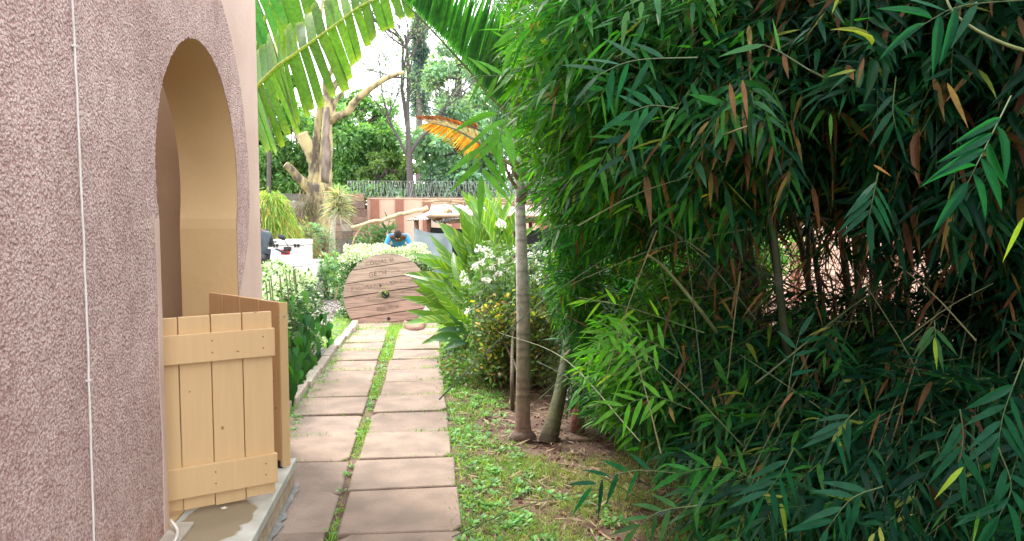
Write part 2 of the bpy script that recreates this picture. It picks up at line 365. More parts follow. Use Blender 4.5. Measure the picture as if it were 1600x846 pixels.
def drum_material():
    m = bpy.data.materials.new('weathered_drum_wood'); m.use_nodes = True; nt = m.node_tree; N = nt.nodes; L = nt.links
    bs = N['Principled BSDF']; bs.inputs['Roughness'].default_value = .85
    tc = N.new('ShaderNodeTexCoord'); mp = N.new('ShaderNodeMapping'); mp.inputs['Rotation'].default_value = (0, math.radians(12), 0); mp.inputs['Scale'].default_value = (2.5, 8, 34)
    L.new(tc.outputs['Object'], mp.inputs[0])
    n = N.new('ShaderNodeTexNoise'); n.inputs['Scale'].default_value = 1.3; n.inputs['Detail'].default_value = 8; L.new(mp.outputs[0], n.inputs[0])
    r = N.new('ShaderNodeValToRGB'); r.color_ramp.elements[0].color = (.52, .52, .52, 1); r.color_ramp.elements[1].color = (1.15, 1.12, 1.1, 1)
    r.color_ramp.elements[0].position = .28; r.color_ramp.elements[1].position = .6; L.new(n.outputs['Fac'], r.inputs[0])
    at = N.new('ShaderNodeAttribute'); at.attribute_name = 'Col'
    mx = N.new('ShaderNodeMixRGB'); mx.blend_type = 'MULTIPLY'; mx.inputs[0].default_value = 1; L.new(at.outputs['Color'], mx.inputs[1]); L.new(r.outputs[0], mx.inputs[2])
    L.new(mx.outputs[0], bs.inputs['Base Color'])
    bm = N.new('ShaderNodeBump'); bm.inputs['Strength'].default_value = .5; bm.inputs['Distance'].default_value = .01; L.new(n.outputs['Fac'], bm.inputs['Height']); L.new(bm.outputs[0], bs.inputs['Normal'])
    return m
M['drum'] = drum_material()

# ------------------------------------------------------------------ ground, lawn, gravel, path
def sheet(name, x0, x1, y0, y1, z, m, nx=2, ny=2, bumpy=0):
    xs = np.linspace(x0, x1, nx); ys = np.linspace(y0, y1, ny); X, Y = np.meshgrid(xs, ys)
    Z = np.full_like(X, z) + (rng.uniform(-bumpy, 0, X.shape) if bumpy else 0)
    V = np.stack([X, Y, Z], -1).reshape(-1, 3)
    F = [[j * nx + i, j * nx + i + 1, (j + 1) * nx + i + 1, (j + 1) * nx + i] for j in range(ny - 1) for i in range(nx - 1)]
    b = B(); b.add(V, F); o = b.build(name, m, kind='structure', smooth=True); return o
sheet('ground', -90, 90, -60, 140, -.012, M['soil'])
sheet('lawn', -12, 6, 16.5, 28, -.004, M['lawn'])
b = B()
gp = curve([(-1.55, 8.8, -.006), (-1.62, 11, -.006), (-1.6, 13.4, -.006), (-2.1, 17, -.006)], 24)
wv = [.35, .36, .42, .5]
Lp = np.array([[p[0] - .42, p[1], p[2]] for p in gp]); Rp = np.array([[p[0] + .42 - .02 * (i % 3), p[1], p[2]] for i, p in enumerate(gp)])
b.add(np.vstack([Lp, Rp]), [[i, i + 24, i + 25, i + 1] for i in range(23)]); tag(b.build('gravel_path', M['gravel']), kind='structure')
# loose stones on the gravel path
b = B()
cube = np.array([[0, 0, 0], [1, 0, 0], [0, 1, 0], [1, 1, 0], [.2, .2, .7], [.8, .2, .7], [.2, .8, .7], [.8, .8, .7]]) - [.5, .5, .3]
CF = np.array([[0, 2, 3, 1], [4, 5, 7, 6], [0, 1, 5, 4], [2, 6, 7, 3], [0, 4, 6, 2], [1, 3, 7, 5]])
n = 2600; yy = rng.uniform(8.9, 16, n); cx = np.interp(yy, gp[:, 1], gp[:, 0]); s = rng.uniform(.012, .045, (n, 1, 1))
V = (cube[None] + rng.uniform(-.15, .15, (n, 8, 3))) * s; V += np.stack([cx + rng.normal(0, .22, n), yy, np.zeros(n)], -1)[:, None]
b.add(V.reshape(-1, 3), (CF[None] + (np.arange(n) * 8)[:, None, None]).reshape(-1, 4), np.repeat(pick([(.34, .32, .30), (.22, .2, .19), (.42, .40, .38), (.2, .13, .09)], n), 8, axis=0))
tag(b.build('gravel_stone', M['block']), 'loose grey stones strewn on the narrow path between the hedges', 'gravel', kind='stuff')

path = sheet('garden_path', -1.2, .25, -1.5, 11.0, -.004, M['soil'])
def slab(x0, x1, y0, y1, top, col):
    b = B(); e = .010
    j = lambda: rng.uniform(-.008, .008)
    A = [(x0 + j(), y0 + j()), (x1 + j(), y0 + j()), (x1 + j(), y1 + j()), (x0 + j(), y1 + j())]
    # knocked corners, chamfered rim
    k = int(rng.integers(0, 4)); pts = []
    for i, p in enumerate(A):
        if i == k:
            q, r = A[i - 1], A[(i + 1) % 4]; c = rng.uniform(.02, .08)
            for o_ in (q, r):
                d = nrm(np.array(o_) - np.array(p)); pts.append((p[0] + d[0] * c, p[1] + d[1] * c))
        else: pts.append(p)
    pts = np.array(pts); m = len(pts); cen = pts.mean(0); tz = top + rng.uniform(-.007, .005, m)
    ins = cen + (pts - cen) * (1 - e * 2.4)
    V = np.vstack([np.c_[pts, np.full(m, -.03)], np.c_[pts, tz - .006], np.c_[ins, tz]])
    F = [[i, (i + 1) % m, m + (i + 1) % m, m + i] for i in range(m)] + [[m + i, m + (i + 1) % m, 2 * m + (i + 1) % m, 2 * m + i] for i in range(m)]
    b.add(V, F, col); b.f.append(np.array([[2 * m + i for i in range(m)]]))
    return b.build('paving_slab', M['slab'], path)
SL = [(.258, .186, .142), (.272, .200, .156), (.240, .174, .136), (.260, .192, .154)]
NS = 0
for col_ in (0, 1):
    y = 3.76 - .585 * 5 + (.0 if col_ else -.02)
    while y < 10.75:
        dy = .585 + rng.uniform(-.02, .02); far = np.clip((y - 4) / 6, 0, 1)
        if col_ == 0: x0, x1 = -1.08 + .02 * far, -.505 - .05 * far
        else: x0, x1 = -.455 + .07 * far, .155 - .02 * far
        slab(x0 + rng.uniform(-.015, .015), x1 + rng.uniform(-.008, .008), y + rng.uniform(.001, .010), y + dy - rng.uniform(.003, .012), .018 + rng.uniform(-.008, .006), np.array(SL[int(rng.integers(4))]) * rng.uniform(.95, 1.05))
        y += dy
# kerb along the left side
kerb = empty('kerb', (-1.12, 8, 0)); tag(kerb, kind='structure')
y = 5.7
while y < 11.1:
    L_ = rng.uniform(.62, .8); b = B()
    xo = -1.19 + .012 * math.sin(y * 2) + (.02 * (y - 5.7))
    box(b, (xo, y, -.05), (xo + .09, y + L_ - .012, .075 + rng.uniform(-.01, .01)), pick([(.40, .33, .27), (.34, .27, .22)], 1)[0], jit=.004)
    b.build('kerb_stone', M['block'], kerb, bevel=.01); y += L_

# ------------------------------------------------------------------ house: stucco wall with horseshoe arch
HX = -1.14; WX = HX - .01; AC = np.array([4.117, 1.75]); AR = .703; J0, J1 = 3.425, 4.785; FLOOR = .19; TH = .32
def hole(n=160, ragged=0.0):
    """(y, z) outline of the opening, counter-clockwise seen from +x"""
    za = 1.555
    a0 = math.asin((za - AC[1]) / AR); hw = AR * math.cos(a0)
    pts = [(J1, FLOOR), (J1, .8), (J1, za - .06), (J1 + .005, za - .02)]
    for t in np.linspace(a0, math.pi - a0, n): pts.append((AC[0] + AR * math.cos(t), AC[1] + AR * math.sin(t)))
    pts += [(J0 + .004, za - .02), (J0, za - .06), (J0, .8), (J0, FLOOR)]
    # refine
    out = []
    for i, p in enumerate(pts):
        q = pts[(i + 1) % len(pts)]; d = math.dist(p, q); k = max(1, int(d / .03))
        for j in range(k): out.append((p[0] + (q[0] - p[0]) * j / k, p[1] + (q[1] - p[1]) * j / k))
    out = np.array(out)
    if ragged: out += rng.normal(0, ragged, out.shape)
    return out
def ray_rect(o, d, lo, hi):
    t = 1e9
    for k in (0, 1):
        if d[k] > 1e-9: t = min(t, (hi[k] - o[k]) / d[k])
        elif d[k] < -1e-9: t = min(t, (lo[k] - o[k]) / d[k])
    return t
def wall_ring(b, hp, outer, x, flip=False, rings=6):
    m = len(hp); V = np.vstack([np.c_[np.full(m, x), hp + (outer - hp) * t] for t in np.linspace(0, 1, rings) ** 1.5])
    F = [[r * m + i, (r + 1) * m + i, (r + 1) * m + (i + 1) % m, r * m + (i + 1) % m] for r in range(rings - 1) for i in range(m)]
    if flip: F = [f[::-1] for f in F]
    b.add(V, F)
LO, HI = np.array([-7.0, -.05]), np.array([5.49, 6.6])  # height and rearward run beyond view set to block sky light
hp = hole(); cen = np.array([AC[0], 1.5])
def rect_outer(hp, lo=LO, hi=HI):
    out = []
    for p in hp:
        d = nrm(p - cen); out.append(cen + d * ray_rect(cen, d, lo, hi))
    out = np.array(out)
    for c in [(lo[0], lo[1]), (hi[0], lo[1]), (hi[0], hi[1]), (lo[0], hi[1])]:       # snap nearest ray to each corner
        out[np.argmin(np.linalg.norm(out - np.array(c), axis=1))] = c
    return out
house = empty('house', (-1.6, 4, 0), 'pink house with rough stucco and a tan horseshoe arch doorway', 'house')
b = B(); wall_ring(b, hp, rect_outer(hp), WX); b.build('plaster_wall', M['pink_smooth'], house)
hr = hole(ragged=.004)
outr = rect_outer(hr); o2 = []
for p, q in zip(hr, outr):
    d = nrm(p - AC)
    if p[0] > AC[0]:
        ts = np.linspace(0, 2.5, 500); X_ = AC[0] + d[0] * ts; Z_ = AC[1] + d[1] * ts
        ins = ((X_ - 3.9) / 1.24) ** 2 + ((Z_ - 1.73) / np.where(Z_ > 1.73, 1.24, .93)) ** 2 < 1
        q = AC + d * max(ts[ins].max() + rng.normal(0, .004), np.linalg.norm(p - AC) + .012)
    o2.append(q)
b = B(); wall_ring(b, hr, np.array(o2), HX, rings=8)
m_ = len(hr); V = np.vstack([np.c_[np.full(m_, HX), np.array(o2)], np.c_[np.full(m_, WX), np.array(o2)]])
b.add(V, [[i, m_ + i, m_ + (i + 1) % m_, (i + 1) % m_] for i in range(m_)])
b.build('stucco_facing', M['stucco'], house)
b = B(); m_ = len(hp)
V = np.vstack([np.c_[np.full(m_, x), hp] for x in (HX - .002, WX - .1, WX - .2, WX - TH)])
b.add(V, [[r * m_ + (i + 1) % m_, (r + 1) * m_ + (i + 1) % m_, (r + 1) * m_ + i, r * m_ + i] for r in range(3) for i in range(m_)])
b.build('arch_reveal', M['tan'], house)
b = B(); wall_ring(b, hp, rect_outer(hp, np.array([2.2, 0]), np.array([5.3, 3.0])), WX - TH, True); b.build('porch_front_wall', M['peach'], house)
b = B(); box(b, (-3.2, 2.2, .0), (-3.1, 5.3, 3)); b.build('porch_back_wall', M['peach'], house)
b = B(); box(b, (-3.1, 5.30, .0), (WX - TH - .002, 5.4, 3)); b.build('porch_side_wall', M['peach'], house)
b = B(); box(b, (-3.1, 2.1, .0), (WX - TH - .002, 2.2, 3)); b.build('porch_side_wall', M['peach'], house)
b = B(); box(b, (-3.1, 2.2, .05), (HX - .003, 5.3, FLOOR - .003)); b.build('porch_floor', M['concrete'], house)
b = B(); box(b, (-6, 5.41, -.05), (WX - .003, 5.488, 6.598)); b.build('end_wall', M['pink_smooth'], house)
b = B(); box(b, (-8, -7.1, 6.6), (-3.3, 5.6, 6.75)); b.build('roof_slab', M['concrete'], house)  # cut back, porch left without ceiling, so sky light reaches the doorway
b = B(); box(b, (-6, -7.0, -.05), (WX - .02, -6.9, 6.598)); b.build('back_wall', M['pink_smooth'], house)
# smooth band beside the near jamb, slightly proud
b = B(); ys = J0
z_ = np.linspace(.0, 1.56, 30)
for i in range(29):
    w0 = .046 + .006 * math.sin(z_[i] * 9); obox(b, (HX, ys - w0, z_[i]), (.004, 0, 0), (0, w0 + .003, 0), (0, 0, z_[i + 1] - z_[i]))
b.build('jamb_edging', M['pink_smooth'], house)

# conduit on the stucco
cd = empty('wall_cable', (HX, 2.72, 0), 'thin white cable running straight up the pink stucco wall', 'cable')
b = B(); pts = [(HX + .008 + rng.uniform(0, .002), 2.66 + .022 * math.sin(z * 1.2) + rng.normal(0, .0015), z) for z in np.linspace(.0, 6.4, 120)]
tube(b, pts, .0038, 7); b.build('cable_run', M['cable'], cd, smooth=True)
for z in (.30, 1.02, 2.12, 2.9):
    b = B(); y0 = 2.66 + .022 * math.sin(z * 1.2)
    box(b, (HX, y0 - .007, z - .004), (HX + .013, y0 + .012, z + .004)); b.build('cable_clip', M['cable'], cd, bevel=.002)
b = B(); tube(b, curve([(HX + .03, 3.02, .20), (HX + .07, 3.2, .20), (HX + .06, 3.36, .21), (HX + .01, 3.43, .24)], 14), .0065, 7)
tag(b.build('loose_cable', M['cable'], smooth=True), 'short loose cream cable end at the foot of the stucco wall', 'cable')

# ------------------------------------------------------------------ door step
st = empty('doorstep', (-.9, 3, 0), 'long pale concrete doorstep with a dark wet patch below the gate', 'step')
b = B(); box(b, (HX - .012, .8, FLOOR - .05), (-.755, 4.42, FLOOR)); b.build('step_top', M['step_top'], st, bevel=.006)
b = B(); box(b, (HX - .012, .8, -.03), (-.768, 4.40, FLOOR - .0505)); b.build('step_riser', mat('riser_mortar', (.38, .27, .18), .9, (.50, .40, .29), scale=10, bump=.5, bscale=40), st)
b = B()
box(b, (HX + .003, 2.2, FLOOR), (-1.05, 3.5, FLOOR + .012), jit=.003); tag(b.build('sill_stone', M['concrete'], st, bevel=.004), 'loose brownish stone strip against the wall')
# mortar smear along the foot of the step
b = B(); n = 60; ys_ = np.linspace(1.5, 4.45, n)
V = np.vstack([np.c_[np.full(n, -.7655), ys_, np.full(n, .038) + rng.normal(0, .006, n)], np.c_[-.742 + rng.normal(0, .010, n), ys_, np.full(n, .0245)]])
b.add(V, [[i, n + i, n + i + 1, i + 1] for i in range(n - 1)]); b.build('mortar_fillet', mat('grey_mortar', (.15, .15, .15), .9, (.25, .24, .235), scale=20), st, smooth=True)

# ------------------------------------------------------------------ the two gate leaves
def gate_leaf(hinge, free, z0, z1, front, m, label, nplank=5, battens_front=True):
    """front = side (unit normal) that carries the battens"""
    h = np.array([*hinge, 0.]); f = np.array([*free, 0.]); D = f - h; Ln = np.linalg.norm(D); D = D / Ln
    Nn = np.cross(D, [0, 0, 1]); Nn *= np.sign(np.dot(Nn, front))
    g = empty('gate_leaf', (*hinge, z0), label, 'gate', 'tan plank gate leaves in the arch')
    wv = np.full(nplank, Ln / nplank); x = 0
    zs = [rng.uniform(-.006, .006) for _ in range(nplank)]
    zt = [rng.uniform(-.002, .003) for _ in range(nplank)]
    for i in range(nplank):
        b = B(); obox(b, h + D * (x + .002) + np.array([0, 0, z0 + zs[i]]), D * (wv[i] - .0045), -Nn * .022, (0, 0, z1 - z0 - zs[i] + zt[i])); x += wv[i]
        b.build('plank', m, g, bevel=.0025)
    for zc, hh in ((.339, .145), (.962, .135)):
        b = B(); tilt = .0
        obox(b, h + D * .02 + Nn * .001 + np.array([0, 0, zc - hh / 2]), D * (Ln - .015), Nn * .024, (0, 0, hh)); b.build('batten', m, g, bevel=.003)
        for q in (.09, .5, .91):
            for s in (-.025, .03):
                b = B(); p = h + D * (Ln * q) + Nn * .0258 + np.array([0, 0, zc + s]); tube(b, [p - Nn * .001, p + Nn * .0012], .004, 6); b.build('nail', M['rust'], g)
    for zc in (z0 + .12, z1 - .15):
        b = B(); p = h - Nn * .023; obox(b, p + np.array([0, 0, zc - .03]), D * .16, -Nn * .003, (0, 0, .05)); b.build('hinge', M['rust'], g)
    return g, h, D, Nn
_a, _b = P(229, 650, 3.465), P(428, 630, 3.765)
gn = gate_leaf((_a[0], _a[1]), (_b[0], _b[1]), .203, 1.108, (1, -1, 0), M['gate_near'], 'near tan plank gate leaf with two battens facing out', nplank=4)
_a, _b = P(330, 600, 4.72), P(443, 600, 4.19)
gf = gate_leaf((_a[0], _a[1]), (_b[0], _b[1]), .203, 1.108, (1, 1, 0), M['gate_far'], 'far tan plank gate leaf standing edge on beyond the other', nplank=4)
g, h, D, Nn = gf
e = np.array([_b[0], _b[1], 0.])
b = B(); obox(b, e + np.array([0, 0, .2]) + Nn * .001 - Nn * .024, D * .012, Nn * .05, (0, 0, .905)); b.build('edge_strip', M['gate_near'], g, bevel=.002)
b = B(); p = e + np.array([0, 0, 1.03]); tube(b, [p - Nn * .03 , p + Nn * .03, p + Nn * .036 + D * .01], .004, 6)
tube(b, [p - D * .004 + Nn * .0, p + D * .03], .003, 6); b.build('latch_hook', M['steel'], g)
b = B(); p = e - D * .045 - Nn * .028; obox(b, p + np.array([0, 0, .155]), D * .035, Nn * .02, (0, 0, .075)); tag(b.build('rubber_stop', M['rubber'], g), 'black rubber foot at the bottom corner')

# fallen white flower on the step
fl = empty('fallen_flower', G(350, 798, FLOOR), 'small white fallen flower lying on the wet step', 'flower')
c0 = G(350, 798, FLOOR)
for k in range(5):
    a = k * 1.256 + .4; b = B(); leaves(b, c0 + [0, 0, .006], [math.cos(a), math.sin(a), .5], [0, 0, 1], [.02], [.013], OVALV, .1)
    b.build('petal', M['petal'], fl)
# ------------------------------------------------------------------ cable drum leaning on the hedge
def drum(cx, cy, cz, R, lean, roll, yaw, label, nplank=7, hub=True, text=True, clip=-.02, colr=None, seed=0):
    """round flange of planks; local frame: u right, v up in the flange plane, n towards the viewer"""
    root = empty('cable_drum', (cx, cy, 0), label, 'cable drum')
    u = np.array([math.cos(yaw), math.sin(yaw), 0]); n0 = np.array([math.sin(yaw), -math.cos(yaw), 0])
    v = np.array([0, 0, math.cos(lean)]) - n0 * math.sin(lean); n = np.cross(u, v)
    uu = u * math.cos(roll) + v * math.sin(roll); vv = -u * math.sin(roll) + v * math.cos(roll)
    c = np.array([cx, cy, cz])
    ws = rng.uniform(.8, 1.2, nplank); ws = ws / ws.sum() * 2 * R; y0 = -R
    for i in range(nplank):
        y1 = y0 + ws[i]; g_ = .006
        ts = np.linspace(y0 + g_, y1 - g_, 9); half = np.sqrt(np.maximum(R * R - ts * ts, 0.0004)) + rng.normal(0, .003, 9)
        off = rng.uniform(-.008, .008)
        a = [c + uu * -half[k] + vv * ts[k] for k in range(9)]; b_ = [c + uu * half[k] + vv * ts[k] for k in range(9)]
        V = np.array(a + b_); V = np.vstack([V + n * off, V - n * .045])
        F = []
        for k in range(8): F += [[k, 9 + k, 10 + k, k + 1], [18 + k, 19 + k, 28 + k, 27 + k], [k, k + 1, 19 + k, 18 + k], [9 + k, 27 + k, 28 + k, 10 + k]]
        F += [[0, 18, 27, 9], [8, 17, 35, 26]]
        V[:, 2] = np.maximum(V[:, 2], clip)
        t = i / (nplank - 1)
        col = np.array(colr[0]) * (1 - t) + np.array(colr[1]) * t
        b = B(); b.add(V, F, col * rng.uniform(.88, 1.12)); b.build('plank', M['drum'], root); y0 = y1
    def disc(x, y, r, name, m, th=.006, lab=None):
        p = c + uu * x + vv * y + n * (.006); b = B(); tube(b, [p - n * .03, p + n * th], r, 20); o = b.build(name, m, root)
        return o
    disc(.0, -.03, .058, 'hub_hole', M['net'], .005)
    disc(.01, -.40 * R / .62, .024, 'bolt_hole', M['net'], .005); disc(-.06, .12, .015, 'bolt_hole', M['net'], .005)
    for (x, y) in ((-.25, -.03), (.26, -.02), (.1, -.08), (-.02, .24), (-.4, .2), (.3, .27), (.0, -.16)): disc(x, y, .007, 'bolt', M['rust'], .008)
    # rear flange and barrel
    b = B(); tube(b, [c - n * .05, c - n * .46], R * .5, 24); b.build('barrel', M['drum'], root)
    b = B(); V = []; tube(b, [c - n * .46, c - n * .52], R, 30)
    V = b.v[0]; V[:, 2] = np.maximum(V[:, 2], clip); b.build('rear_flange', M['drum'], root)
    if text:
        ink = mat('faded_stencil_ink', (.13, .085, .065), .9, (.29, .19, .145), scale=9, contrast=(.42, .58))
        rows = [('COCIAL SI', -.25, .47, .085, 8), ('GETH  -->', -.22, .285, .10, 8), ('PAUMANNAT', -.50, .10, .095, 8), ('ONE CENTER', .10, .115, .08, 8), ('18 12', -.30, -.10, .05, 8), ('FOR SALE', -.15, -.255, .07, 8)]
        for s, x, y, h_, _ in rows:
            cu = bpy.data.curves.new('stencil', 'FONT'); cu.body = s; cu.size = h_; cu.extrude = .0006; cu.space_character = 1.1
            to = bpy.data.objects.new('stencil', cu); C.objects.link(to); bpy.context.view_layer.update()
            me = bpy.data.meshes.new_from_object(to.evaluated_get(bpy.context.evaluated_depsgraph_get())); bpy.data.objects.remove(to)
            base = c + uu * x + vv * y + n * .0095
            Mx = Matrix(((uu[0], vv[0], n[0], base[0]), (uu[1], vv[1], n[1], base[1]), (uu[2], vv[2], n[2], base[2]), (0, 0, 0, 1)))
            me.transform(Mx); me.materials.clear(); me.materials.append(ink)
            link('stencil_lettering', me, root)
    return root, c, n, uu, vv
pc = P(602, 458, 11.45)
dr, dc, dn, du, dv = drum(pc[0], pc[1], pc[2], .625, math.radians(22), math.radians(9), -.12, 'big round wooden cable drum lying against the hedge with faded stencil letters',
                      colr=[(.30, .17, .13), (.33, .25, .19)])
# sprig growing through the hub
sg_ = empty('drum_weed', dc, 'small weed sprig growing out of the drum centre hole', 'weed')
b = B(); k = 14; leaves(b, dc + dn * .02 + rng.normal(0, .03, (k, 3)) * [1, .2, 1], nrm(np.c_[rng.normal(0, .6, k), np.full(k, -.5), rng.normal(.4, .6, k)]), rnd_dirs(k), rng.uniform(.06, .14, k), .02, LANCE, .2, pick([(.16, .24, .06), (.24, .30, .1)], k))
b.build('leaf_tuft', M['leaf_matte'], sg_, kind='stuff')
p2 = P(905, 478, 9.6)
drum(p2[0], p2[1], .52, .56, math.radians(8), math.radians(4), .1, 'second drum of reddish planks half hidden behind the palm trunks', text=False, colr=[(.26, .13, .10), (.30, .16, .12)])
b = B(); q = G(920, 0 + 505); tube(b, curve([G(645, 503) + [0, 0, .02], G(652, 513) + [0, 0, .05], G(668, 508) + [0, 0, .03], G(676, 496) + [0, 0, .06]], 10), [.05, .06, .05, .02], 7, col=(.2, .12, .08)) if False else None
# curled bark piece on the soil in front of the drum
b = B(); tube(b, curve([G(633, 509) + [0, 0, .06], G(641, 517) + [0, 0, .02], G(655, 517) + [0, 0, .02], G(664, 507) + [0, 0, .09]], 12), np.array([.02, .035, .045, .05, .05, .05, .05, .05, .05, .04, .03, .01]), 7, col=(.22, .12, .085))
tag(b.build('bark_piece', M['bark'], smooth=True), 'curled brown palm sheath lying on soil before the drum', 'bark')

# ------------------------------------------------------------------ hedges
def hedge(x0, x1, y0, y1, h, n, label, L=(.03, .05), round_=.12, top_cream=.80, side_cream=.20, yaw=0, cx=0, cyy=0):
    root = empty('hedge', ((x0 + x1) / 2, (y0 + y1) / 2, 0), label, 'hedge')
    # choose points on the 5 visible faces, pushed in by a random depth
    A = np.array([(x1 - x0) * (y1 - y0), (y1 - y0) * h, (y1 - y0) * h, (x1 - x0) * h, (x1 - x0) * h]); A[0] *= 1.3
    f = rng.choice(5, n, p=A / A.sum()); u, v = rng.random(n), rng.random(n); dpt = np.abs(rng.normal(0, .07, n)) - .03
    X = np.where(f == 0, x0 + u * (x1 - x0), np.where(f == 1, x1 - dpt, np.where(f == 2, x0 + dpt, x0 + u * (x1 - x0))))
    Y = np.where((f == 0), y0 + v * (y1 - y0), np.where((f == 1) | (f == 2), y0 + u * (y1 - y0), np.where(f == 3, y0 + dpt, y1 - dpt)))
    Z = np.where(f == 0, h - dpt, v * h)
    # lumpy surface
    lump = .05 * np.sin(X * 7 + Y * 3) + .045 * np.sin(Y * 5.3 + 1 + Z * 6) + .03 * np.sin(X * 13 + Z * 11)
    N = np.array([[0, 0, 1], [1, 0, 0], [-1, 0, 0], [0, -1, 0], [0, 1, 0]])[f].astype(float)
    p = np.stack([X, Y, Z], -1) + N * lump[:, None]
    # round off the upper edges
    top = np.clip((p[:, 2] - (h - round_)) / round_, 0, 1) ** 2
    cxm, cym = (x0 + x1) / 2, (y0 + y1) / 2
    p[:, 0] += (cxm - p[:, 0]) * top * .12 * (f != 0); p[:, 1] += (cym - p[:, 1]) * top * .03 * (f != 0)
    p[:, 2] = np.maximum(p[:, 2], .02)
    d = nrm(N * .8 + rng.normal(0, .7, (n, 3)) + [0, 0, .25]); nn = nrm(N + rng.normal(0, .6, (n, 3)))
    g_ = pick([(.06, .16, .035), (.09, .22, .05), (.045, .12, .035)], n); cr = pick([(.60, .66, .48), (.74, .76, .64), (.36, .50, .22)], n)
    pr = np.where((f == 0) | (p[:, 2] > h - .14), top_cream, side_cream)  # extra cream on top: variegated growth plus sky glare put into the colour
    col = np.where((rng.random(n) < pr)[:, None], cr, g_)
    L_ = rng.uniform(*L, n)
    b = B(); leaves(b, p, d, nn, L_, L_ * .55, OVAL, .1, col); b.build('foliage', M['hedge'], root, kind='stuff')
    # inner twigs and darker filling leaves
    m = int(n * .35); q = np.stack([rng.uniform(x0 + .1, x1 - .1, m), rng.uniform(y0 + .1, y1 - .1, m), rng.uniform(.05, h - .09, m)], -1)
    b = B(); leaves(b, q, rnd_dirs(m), rnd_dirs(m), .08, .06, OVAL, .1, pick([(.03, .07, .02), (.05, .06, .03)], m)); b.build('inner_foliage', M['leaf_matte'], root, kind='stuff')
    b = B(); k = int((x1 - x0) * (y1 - y0) * 22)
    for _ in range(k):
        a = np.array([rng.uniform(x0 + .12, x1 - .12), rng.uniform(y0 + .12, y1 - .12), 0]); e = a + [rng.normal(0, .12), rng.normal(0, .12), h * rng.uniform(.7, .97)]
        tube(b, [a, (a + e) / 2 + rng.normal(0, .03, 3), e], [.014, .009, .004], 5, col=(.13, .09, .06))
    b.build('stems', M['bark'], root, kind='stuff'); return root
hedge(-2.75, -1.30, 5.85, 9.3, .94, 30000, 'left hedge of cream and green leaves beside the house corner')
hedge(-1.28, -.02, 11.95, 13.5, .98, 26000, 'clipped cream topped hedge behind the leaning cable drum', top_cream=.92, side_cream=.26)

# creeping vine with big leaves over the near hedge
vine = empty('climbing_vine', (-1.27, 6.1, 0), 'glossy broad leaved vine hanging over the left hedge end', 'vine')
VC = [(.025, .09, .025), (.04, .14, .03), (.08, .22, .04), (.04, .13, .05)]
vm = []
for k in range(8):
    b = B(); leaves(b, [[0, 0, 0]], [1, 0, 0], [0, 0, 1], 1, .78, HEART, .15, pick(VC, 1)[0]); me = b.mesh('vine_leaf', True); me.materials.append(M['leaf']); vm.append(me)
def place_leaf(me, name, parent, p, d, n_, L_, Wf=1.0):
    o = link(name, me, parent); X = nrm(d); Y = nrm(np.cross(n_, X)); Z = np.cross(X, Y)
    off = o.location.copy()
    Mx = Matrix(((X[0] * L_, Y[0] * L_ * Wf, Z[0] * L_, p[0] + off[0]), (X[1] * L_, Y[1] * L_ * Wf, Z[1] * L_, p[1] + off[1]), (X[2] * L_, Y[2] * L_ * Wf, Z[2] * L_, p[2] + off[2]), (0, 0, 0, 1)))
    o.matrix_basis = Mx; return o
for k in range(210):
    if k < 160: y = rng.uniform(5.85, 9.2) if k > 70 else rng.uniform(5.85, 7.6); p = np.array([-1.21 + rng.uniform(-.02, .08), y, rng.uniform(.05, .92 if k < 70 else .5)]); n_ = nrm([1, -.5, .5])
    else: p = np.array([rng.uniform(-1.9, -1.25), 5.80 + rng.uniform(-.05, .03), rng.uniform(.1, 1.08)]); n_ = nrm([.3, -1, .5])
    place_leaf(vm[k % 8], 'leaf', vine, p, nrm([rng.normal(.1, .3), rng.normal(-.1, .3), -1]), nrm(n_ + rng.normal(0, .3, 3)), rng.uniform(.08, .155))
b = B()
for k in range(12):
    y = rng.uniform(5.85, 7.7); tube(b, curve([(-1.28, y, 0), (-1.22, y + .1, .35), (-1.24, y - .05, .7), (-1.3, y + .1, 1.05)], 10), .006, 5, col=(.10, .13, .05))
b.build('stem', M['bark'], vine, kind='stuff')

# low weeds in front of the drum hedge, left
def tuft_bush(name, c, r, h, n, cols, L, tpl, label, cat, mt='leaf_matte', wr=.35, droop=.3, stems=8, group=None):
    root = empty(name, (c[0], c[1], 0 if len(c) < 3 else c[2]), label, cat, group); z0 = 0 if len(c) < 3 else c[2]
    d = rnd_dirs(n, -.1, 1); rr = rng.uniform(.35, 1, n) ** .6
    p = np.array([c[0], c[1], z0]) + d * rr[:, None] * [r, r, h]; p[:, 2] = np.maximum(p[:, 2], z0 + .02)
    L_ = rng.uniform(L * .7, L * 1.25, n); b = B()
    leaves(b, p, nrm(d + rng.normal(0, .5, (n, 3))), nrm(d * .5 + rng.normal(0, .5, (n, 3)) + [0, 0, .7]), L_, L_ * wr, tpl, droop, pick(cols, n)); b.build('foliage', M[mt], root, kind='stuff')
    b = B()
    for k in range(stems):
        e = np.array([c[0], c[1], z0]) + rnd_dirs(1, .3, 1)[0] * [r, r, h] * .85; a = np.array([c[0] + rng.normal(0, .04), c[1] + rng.normal(0, .04), z0])
        tube(b, curve([a, (a + e) / 2 + [0, 0, h * .12], e], 6), np.linspace(.012, .004, 6), 5, col=(.14, .10, .07))
    b.build('stems', M['bark'], root, kind='stuff'); return root

